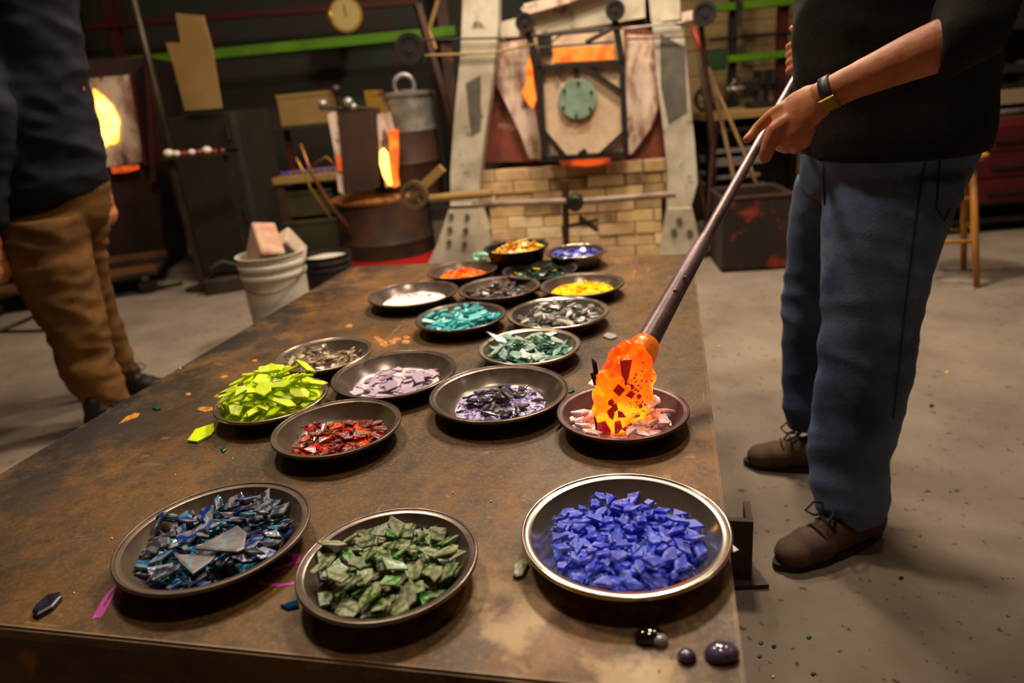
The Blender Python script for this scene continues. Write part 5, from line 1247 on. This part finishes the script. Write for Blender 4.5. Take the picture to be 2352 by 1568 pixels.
def crate(px0, px1, py0, py1, Yv, dep, m, name, label, cat, zfloor=None):
    a = aty(px0, py1, Yv); b_ = aty(px1, py0, Yv); w = b_.x - a.x; h = b_.z - (a.z if zfloor is None else zfloor); z = a.z if zfloor is None else zfloor
    t = thing(name, label, cat, ((a.x + b_.x) / 2, Yv, z))
    bm = nb(); box(bm, -w / 2, w / 2, 0, dep, 0, h - .008, .004); obj('body', bm, m, t)
    bm = nb(); box(bm, -w / 2 - .004, w / 2 + .004, -.006, dep + .006, h - .03, h, .004); obj('lid', bm, m, t)
    return t
crate(644, 752, 208, 276, 5.66, .22, m_card, 'cardboard_box', 'tan cardboard box on the upper shelf behind the kiln', 'box', z1_)
crate(628, 760, 432, 486, 5.25, .4, m_olive, 'storage_box', 'olive steel box, upper of the two under the workbench', 'box', BF.px(690, 500).z)
crate(634, 770, 500, 556, 5.22, .42, m_olive, 'storage_box', 'olive steel box on the floor under the workbench', 'box', 0.0)
m_pf = mat('purple_frit_bits', lin((88, 60, 150)), .5); m_or = mat('rust_bits', lin((120, 64, 34)), .6)
r5 = random.Random(9)
for i in range(14):
    bm = nb(); ellip(bm, (0, 0, 0), (r5.uniform(.014, .021), .02, r5.uniform(.012, .02)), sub=2); o = obj('glass_lump', bm, m_pf if i < 10 else m_or, None); o.location = (BF.O.x + xa + .06 + i * .042, BF.O.y + .12, zb + .018)
    tag(o, ('purple' if i < 10 else 'rusty') + ' glass lump in the row along the workbench edge', 'glass lump', 'lumps on the workbench')
# cart and clutter on the floor at the left
CT = atz(500, 640, 0); CT = atz(330, 652, 0) - Vector((.32, .22, 0)); ct = thing('low_cart', 'low dark dolly on four black casters behind the brown trousers', 'dolly', (CT.x, CT.y, 0), .3)
bm = nb(); box(bm, -.55, .55, -.3, .3, .13, .16, .004); obj('platform', bm, m_steel_dark, ct)
bm = nb(); box(bm, -.55, .55, -.3, -.27, .16, .2); box(bm, -.55, .55, .27, .3, .16, .2); obj('side_rail', bm, mat('worn_orange_edge', lin((96, 58, 22)), .7), ct)
for sx in (-1, 1):
    for sy in (-1, 1):
        bm = nb(); lathe(bm, [(0, -.02), (.055, -.02), (.06, -.012), (.06, .012), (.055, .02), (0, .02)], 20, Matrix.Translation((sx * .46, sy * .24, .06)) @ Matrix.Rotation(math.radians(90), 4, 'X')); w_ = obj('caster', bm, m_black, ct, 35)
        bm = nb(); box(bm, sx * .46 - .02, sx * .46 + .02, sy * .24 - .03, sy * .24 + .03, .1, .13); obj('caster_fork', bm, m_galv, w_)
for (a, b, c, d, m, nm, lb) in ((268, 356, 482, 552, m_olive, 'parts_bin', 'dark olive parts bin standing on the low dolly'), (388, 440, 440, 620, m_darkpanel, 'gas_cylinder_case', 'narrow dark steel case beside the pole on the dolly')):
    pass
c = atz(320, 610, .16); yb = thing('parts_bin', 'dark parts bin holding yellow rags on the low dolly', 'bin', (ct.location.x - .2, ct.location.y - .02, .165), .5)
bm = nb(); hring(bm, [(0, 0, 0, .15, .12), (0, 0, .24, .18, .15), (0, 0, .24, .165, .135), (0, 0, .03, .14, .11)], 24); obj('tub', bm, m_black, yb, 35)
bm = nb(); ellip(bm, (0, 0, .0), (.13, .1, .08), sub=3); me = melt(bm, .012, 2); displace(me, lambda c, n: .03 * mnoise.noise(c * 14)); o = obj('yellow_rag', me, mat('yellow_cloth', lin((170, 142, 40)), .9), None); o.location = yb.location + Vector((0, 0, .23)); tag(o, 'crumpled yellow rag on top of the dark parts bin', 'rag')
bm = nb(); pts = [atz(-40, 775, .012), atz(60, 735, .012), atz(130, 700, .012), atz(210, 690, .012), atz(330, 668, .012), atz(420, 650, .012)]; tube(bm, pts, .012, 8); tag(obj('air_hose', bm, m_black, None, 'full'), 'black hose lying across the floor towards the dolly', 'hose')
bm = nb(); pts = [atz(-40, 762, .010), atz(60, 760, .010), atz(140, 757, .010), atz(260, 742, .010)]; tube(bm, pts, .008, 8); tag(obj('air_hose', bm, m_black, None, 'full'), 'thin straight black cable nearest the trousers on the floor', 'hose')
c = atz(526, 668, 0); sc_ = thing('scrap_block', 'dark rusty steel block on the floor left of the white bucket', 'block', (c.x, c.y, 0), .3)
bm = nb(); box(bm, -.14, .14, -.06, .06, 0.0, .10, .006); obj('body', bm, m_steel_dark, sc_)
bm = nb(); tube(bm, [(-.08, 0, .10), (-.08, 0, .17), (.0, 0, .2), (.08, 0, .17), (.08, 0, .10)], .012, 8); obj('handle', bm, m_olive, sc_, 'full')

# ------------------------------------------------------------------ rack against the back wall
RO = aty(900, 400, 6.2); RF = Frame((0, 6.15, 0), 0.0)
rk_ = RF.thing('storage_rack', 'long storage rack with lime green beams and dark red posts along the back wall', 'rack')
def beam(a, b, w, v, m, nm):
    q0 = RF.px(*a, v); q1 = RF.px(*b, v); bm = nb(); tube(bm, [q0, q1], [(w, w * .8)] * 2, 4, up=(0, 1, 1)); return obj(nm, bm, m, rk_)
hz = lambda w: w / 2 * 5.9 / FPX * 1.25
beam((150, 158), (1046, 72), hz(24), 0, m_green, 'beam')
beam((1604, 22), (2200, -30), hz(18), 0, m_green, 'beam'); beam((1640, 139), (2200, 88), hz(17), 0, m_green, 'beam')
beam((200, 62), (960, 4), hz(14), .05, m_redpaint, 'pipe')
beam((1630, 92), (2200, 40), hz(7), .05, m_black, 'pipe')
for x, wd2, m in ((1797, 20, m_redpaint), (1683, 14, m_black), (1020, 24, m_rustybrown), (262, 22, m_redpaint)):
    q = RF.px(x, 60, .1); bm = nb(); w = wd2 / 2 * 5.9 / FPX; box(bm, q.x - w, q.x + w, .06, .14, 0, 3.0); obj('post', bm, m, rk_)
bm = nb(); q = RF.px(1650, 140, -.05); box(bm, q.x - .1, q.x + .06, -.08, .02, q.z - .07, q.z + .09, .01); obj('beam_bracket', bm, mat('dark_green_bracket', lin((34, 60, 30)), .5), rk_)
for (x, y0, y1_) in ((1700, -20, 66), (1692, -20, 60)):
    bm = nb(); a = RF.px(x, y0, -.06); b_ = RF.px(x + 2, y1_, -.06); tube(bm, [a, b_], .012, 6); obj('hook_rod', bm, m_black, rk_)
# wall clock / gauge on the red pipe
q = RF.px(796, 35, -.03); gz = thing('pressure_gauge', 'round cream pressure gauge with brass rim above the green beam', 'gauge', (q.x, RF.O.y + q.y, q.z))
bm = nb(); disc_y(bm, 0, 0, 36 * 5.9 / FPX, -.04, .04, 36, .006); obj('case', bm, m_brass, gz, 35)
bm = nb(); disc_y(bm, 0, 0, 30 * 5.9 / FPX, -.046, -.04, 36); obj('dial', bm, mat('cream_dial', lin((176, 156, 96)), .6), gz)
bm = nb(); box(bm, -.004, .004, -.05, -.046, -.02, .07); obj('pointer', bm, m_black, gz)
bm = nb(); ellip(bm, (-33 * 5.9 / FPX, -.02, .0), (.03, .03, .06), sub=2); obj('brass_cap', bm, m_brass, gz, 'full')
bm = nb(); tube(bm, [(0, .04, 0), (0, .1, 0)], .02, 8); obj('stem', bm, m_brass, gz)

# ------------------------------------------------------------------ right background: tongs, box, bench, cart, stool
def pole_thing(name, label, cat, pts, Ys, w, m, extra=None):
    Q = [aty(p[0], p[1], y) for p, y in zip(pts, Ys)]
    if Q[-1].z < .02: Q[-1].z = .02
    t = thing(name, label, cat, Q[-1].copy()); bm = nb(); r = w / 2 * depth(Q[0]) / FPX; tube(bm, Q, r, 10); o = obj('shaft', bm, m, t, 'full'); o.data.transform(Matrix.Translation(-t.location))
    if extra:
        bm = nb(); d = (Q[0] - Q[1]).normalized(); tube(bm, [Q[0], Q[0] + d * -.24], r * 1.3, 10); o = obj('grip', bm, extra, t, 'full'); o.data.transform(Matrix.Translation(-t.location))
    return t
m_redgrip = mat('red_grip', lin((142, 26, 18)), .5)
m_woodpole = mat('pale_wood_pole', lin((170, 136, 92)), .6, 0, lin((142, 108, 70)), 6, stretch=(6, 6, .6))
pole_thing('long_paddle', 'red gripped pale wooden pole leaning against the right furnace leg', 'tool', [(1590, 62), (1640, 190), (1722, 380), (1770, 520)], [4.45, 4.42, 4.40, 4.38], 9, m_woodpole, m_redgrip)
pole_thing('long_paddle', 'plain pale wooden pole crossing behind the red gripped one', 'tool', [(1632, 170), (1660, 290), (1686, 410), (1700, 620)], [4.52, 4.50, 4.48, 4.46], 10, m_woodpole)
pole_thing('iron_punty', 'dark iron rod leaning just right of the right furnace leg', 'tool', [(1606, 120), (1630, 300), (1650, 660)], [4.36, 4.36, 4.36], 10, m_rustybrown)
rb_ = atz(1735, 622, 0)
rbx = thing('steel_bin', 'rust red and black steel bin on the floor behind the blowpipe', 'bin', (rb_.x, rb_.y, 0), -.12)
wv = 150 * depth(rb_) / FPX / 2; hb_ = aty(1735, 452, rb_.y).z
bm = nb()
for (a0, a1, b0, b1) in ((-wv, wv, 0, .02), (-wv, wv, .38, .4), (-wv, -wv + .02, .02, .38), (wv - .02, wv, .02, .38)): box(bm, a0, a1, b0, b1, 0.0, hb_)
box(bm, -wv, wv, 0, .4, 0, .02); obj('body', bm, mat('rust_red_black', lin((44, 32, 28)), .6, .2, lin((36, 28, 26)), 4, col3=lin((150, 50, 26)), scale3=5, fac3=(.56, .64)), rbx)
bm = nb(); tube(bm, [(-wv, -.0, hb_), (wv, -.0, hb_), (wv, .4, hb_), (-wv, .4, hb_)], .012, 6, closed=True); obj('rim', bm, m_rustybrown, rbx)
# bench with vise and trays behind the bin
MB = Frame((aty(1735, 300, 4.9).x, 4.9, 0), 0.0); mb = MB.thing('vise_bench', 'dark steel bench with grey trays below and a vise on top', 'bench')
x0, x1 = MB.px(1625, 300).x, MB.px(1905, 300).x; zt3 = MB.px(1735, 252).z; 
bm = nb(); box(bm, x0, x1, 0, .55, zt3 - .05, zt3, .004); obj('bench_top', bm, m_card, mb)
zm3 = MB.px(1735, 290).z
bm = nb(); box(bm, x0 + .02, x1 - .02, .01, .5, zm3 - .03, zm3, .004); obj('drawer_rail', bm, m_black, mb)
for x in (x0 + .04, x1 - .04):
    for y in (.04, .5):
        bm = nb(); box(bm, x - .03, x + .03, y - .03, y + .03, 0, zt3 - .05); obj('leg', bm, m_steel_dark, mb)
for k, (py, w) in enumerate(((345, 96), (375, 110), (405, 104), (440, 120))):
    z = MB.px(1700, py).z; bm = nb(); box(bm, x0 + .06, x0 + .06 + w * 4.8 / FPX, .0, .42, z - .012, z + .012 + .03 * (k % 2), .003); o = obj('tray', bm, m_galv, mb)
bm = nb(); box(bm, x0 + .03, x1 - .03, .5, .53, .05, zt3 - .06); obj('back_panel', bm, m_darkpanel, mb)
vs = thing('bench_vise', 'black iron vise on the bench between furnace leg and man', 'vise', MB.O + Vector((MB.px(1772, 250).x, .2, zt3)))
bm = nb(); box(bm, -.09, .09, -.08, .08, 0, .04, .006); tube(bm, [(0, 0, .04), (0, 0, .12)], .05, 12); obj('base', bm, m_black, vs)
bm = nb(); box(bm, -.12, .14, -.045, .045, .11, .19, .01); obj('body', bm, m_black, vs)
bm = nb(); box(bm, -.03, .0, -.09, .09, .15, .25, .006); box(bm, .04, .07, -.09, .09, .15, .25, .006); obj('jaw', bm, m_black, vs)
bm = nb(); tube(bm, [(-.12, 0, .14), (-.24, 0, .14)], .016, 10); tube(bm, [(-.22, -.1, .2), (-.22, .1, .08)], .009, 8); obj('screw', bm, m_galv, vs, 'full')
vc = MB.px(1650, 188); bm = nb(); wheel_y(bm, 0, 0, 30 * 4.8 / FPX, -.02, .02, 28, 6, .22); o = obj('rim', bm, m_steel_dark, None)
vw = thing('hand_wheel', 'spoked dark hand wheel standing on the bench beside the furnace leg', 'wheel', MB.O + Vector((vc.x, .25, zt3 + 30 * 4.8 / FPX))); o.parent = vw
# red tool cart and shelf at the right edge
RC = Frame((aty(2300, 300, 4.2).x, 4.2, 0), math.radians(4)); rc = RC.thing('tool_cart', 'dark red tool cart partly hidden behind the wooden stool', 'cart')
x0, x1 = RC.px(2170, 350).x, RC.px(2480, 350).x; z0, z1 = RC.px(2300, 470).z, RC.px(2300, 285).z
bm = nb(); box(bm, x0, x1, 0, .55, z0, z1, .008); obj('body', bm, mat('cart_red', lin((96, 14, 14)), .5, 0, lin((50, 10, 10)), 3), rc)
for k in range(3):
    za = z0 + .02 + (z1 - z0 - .02) * k / 3; bm = nb(); box(bm, x0 + .02, x1 - .02, -.012, 0, za, za + (z1 - z0) / 3 - .02, .003); d_ = obj('drawer', bm, mat('drawer_dark_red', lin((74, 12, 12)), .5), rc)
    bm = nb(); box(bm, (x0 + x1) / 2 - .12, (x0 + x1) / 2 + .12, -.03, -.012, za + .05, za + .062); obj('handle', bm, m_black, d_)
for x in (x0 + .05, x1 - .05):
    for y in (.05, .5):
        bm = nb(); box(bm, x - .02, x + .02, y - .02, y + .02, 0, z0); obj('leg', bm, m_black, rc)
bm = nb(); box(bm, x0, x1, .02, .5, .06, .09, .003); obj('lower_shelf', bm, m_black, rc)
SF = Frame((aty(2300, 240, 4.95).x, 4.95, 0), math.radians(4)); sf = SF.thing('shelf_unit', 'dark shelf unit with a pale slab and bright tubes above the red cart', 'shelf')
x0, x1 = SF.px(2180, 240).x, SF.px(2480, 240).x
for py, m, th in ((224, mat('pale_slab', lin((150, 128, 96)), .8), .05), (200, m_steel_dark, .02), (160, m_darkpanel, .03), (60, m_darkpanel, .03)):
    z = SF.px(2300, py).z; bm = nb(); box(bm, x0, x1, 0, .45, z - th, z + th, .004); obj('shelf', bm, m, sf)
for py in (258, 276):
    q0, q1 = SF.px(2200, py + 8, -.03), SF.px(2460, py - 14, -.03); bm = nb(); tube(bm, [q0, q1], .018, 12); obj('tube', bm, m_galv, sf, 'full')
for x in (x0 + .03, x1 - .03):
    bm = nb(); box(bm, x - .02, x + .02, .0, .04, 0, 1.9); box(bm, x - .02, x + .02, .42, .46, 0, 1.9); obj('upright', bm, m_black, sf)
bm = nb(); box(bm, x0, x1, .46, .48, .1, 1.9); obj('back_panel', bm, m_darkpanel, sf)
for (px, w, h_) in ((2300, .09, .10), (2350, .12, .14), (2255, .07, .08)):
    z = SF.px(2300, 200).z + .02; q = SF.px(px, 190, .1); t = thing('steel_tin', 'dull steel tin on the shelf above the pale slab', 'tin', SF.R @ Vector((q.x, .12, z)) + SF.O, 0, 'tins on the right shelf')
    bm = nb(); lathe(bm, [(0, 0), (w / 2, 0), (w / 2, h_), (w / 2 * .94, h_), (w / 2 * .9, .01), (0, .01)], 20); obj('body', bm, m_steel_dark, t, 35)
# hanging cords near the sleeve
bm = nb(); a = aty(2290, 75, 3.9)
pts = [(2352, -40, 3.9), (2330, 20, 3.9), (2308, 68, 3.9), (2290, 100, 3.9), (2262, 118, 3.9)]
tube(bm, [aty(*p) for p in pts] , .006, 6); tag(obj('hanging_cord', bm, m_steel_dark, None, 'full'), 'grey cord hanging from the shelf unit beside the dark sleeve', 'cord')
# stool
sx_, sy_ = 2.17, 3.40; st = thing('wooden_stool', 'round topped yellow wooden stool behind the man in jeans', 'stool', (sx_, sy_, 0), -.41)
SZ = .62
bm = nb(); lathe(bm, [(0, SZ - .035), (.15, SZ - .035), (.17, SZ - .02), (.172, SZ - .008), (.16, SZ), (.08, SZ - .006), (0, SZ - .008)], 36); obj('seat', bm, m_wood, st, 35)
def lg(k, z): 
    a = math.pi / 4 + k * math.pi / 2; r = .235 - .11 * z / SZ; return Vector((r * math.cos(a), r * math.sin(a), z))
for k in range(4):
    bm = nb(); tube(bm, [lg(k, 0), lg(k, .3), lg(k, SZ - .036)], [.014, .017, .014], 14); obj('leg', bm, m_wood, st, 'full')
    for z in ((.22, .42) if k % 2 == 0 else (.27, .47)):
        bm = nb(); tube(bm, [lg(k, z), lg((k + 1) % 4, z)], .009, 10); obj('rung', bm, m_wood, st, 'full')
# box under/behind the stool
# glass chips on the floor
for (a, b, k) in [(1748, 1474, 't'), (1778, 1482, 'b'), (1745, 1504, 't'), (1858, 1461, 't'), (1868, 1545, 'k'), (2175, 853, 'y'), (1776, 1552, 'y'), (2140, 930, 'k'), (2070, 1325, 'k')]:
    col = {'t': m_teal_chip, 'b': m_blue_chip, 'k': m_black, 'y': m_tiny['y']}[k]; s = 6 if k != 'y' else 4
    loose([(a - s, b), (a - s * .2, b - s * .6), (a + s, b - s * .2), (a + s * .4, b + s * .7), (a - s * .6, b + s * .6)], 0, .003, col, {'t': 'dark teal', 'b': 'blue', 'k': 'black', 'y': 'yellow'}[k] + ' glass chip fallen on the concrete floor right of the table', 'floor_chip', 'glass chip', group='fallen chips on the floor')
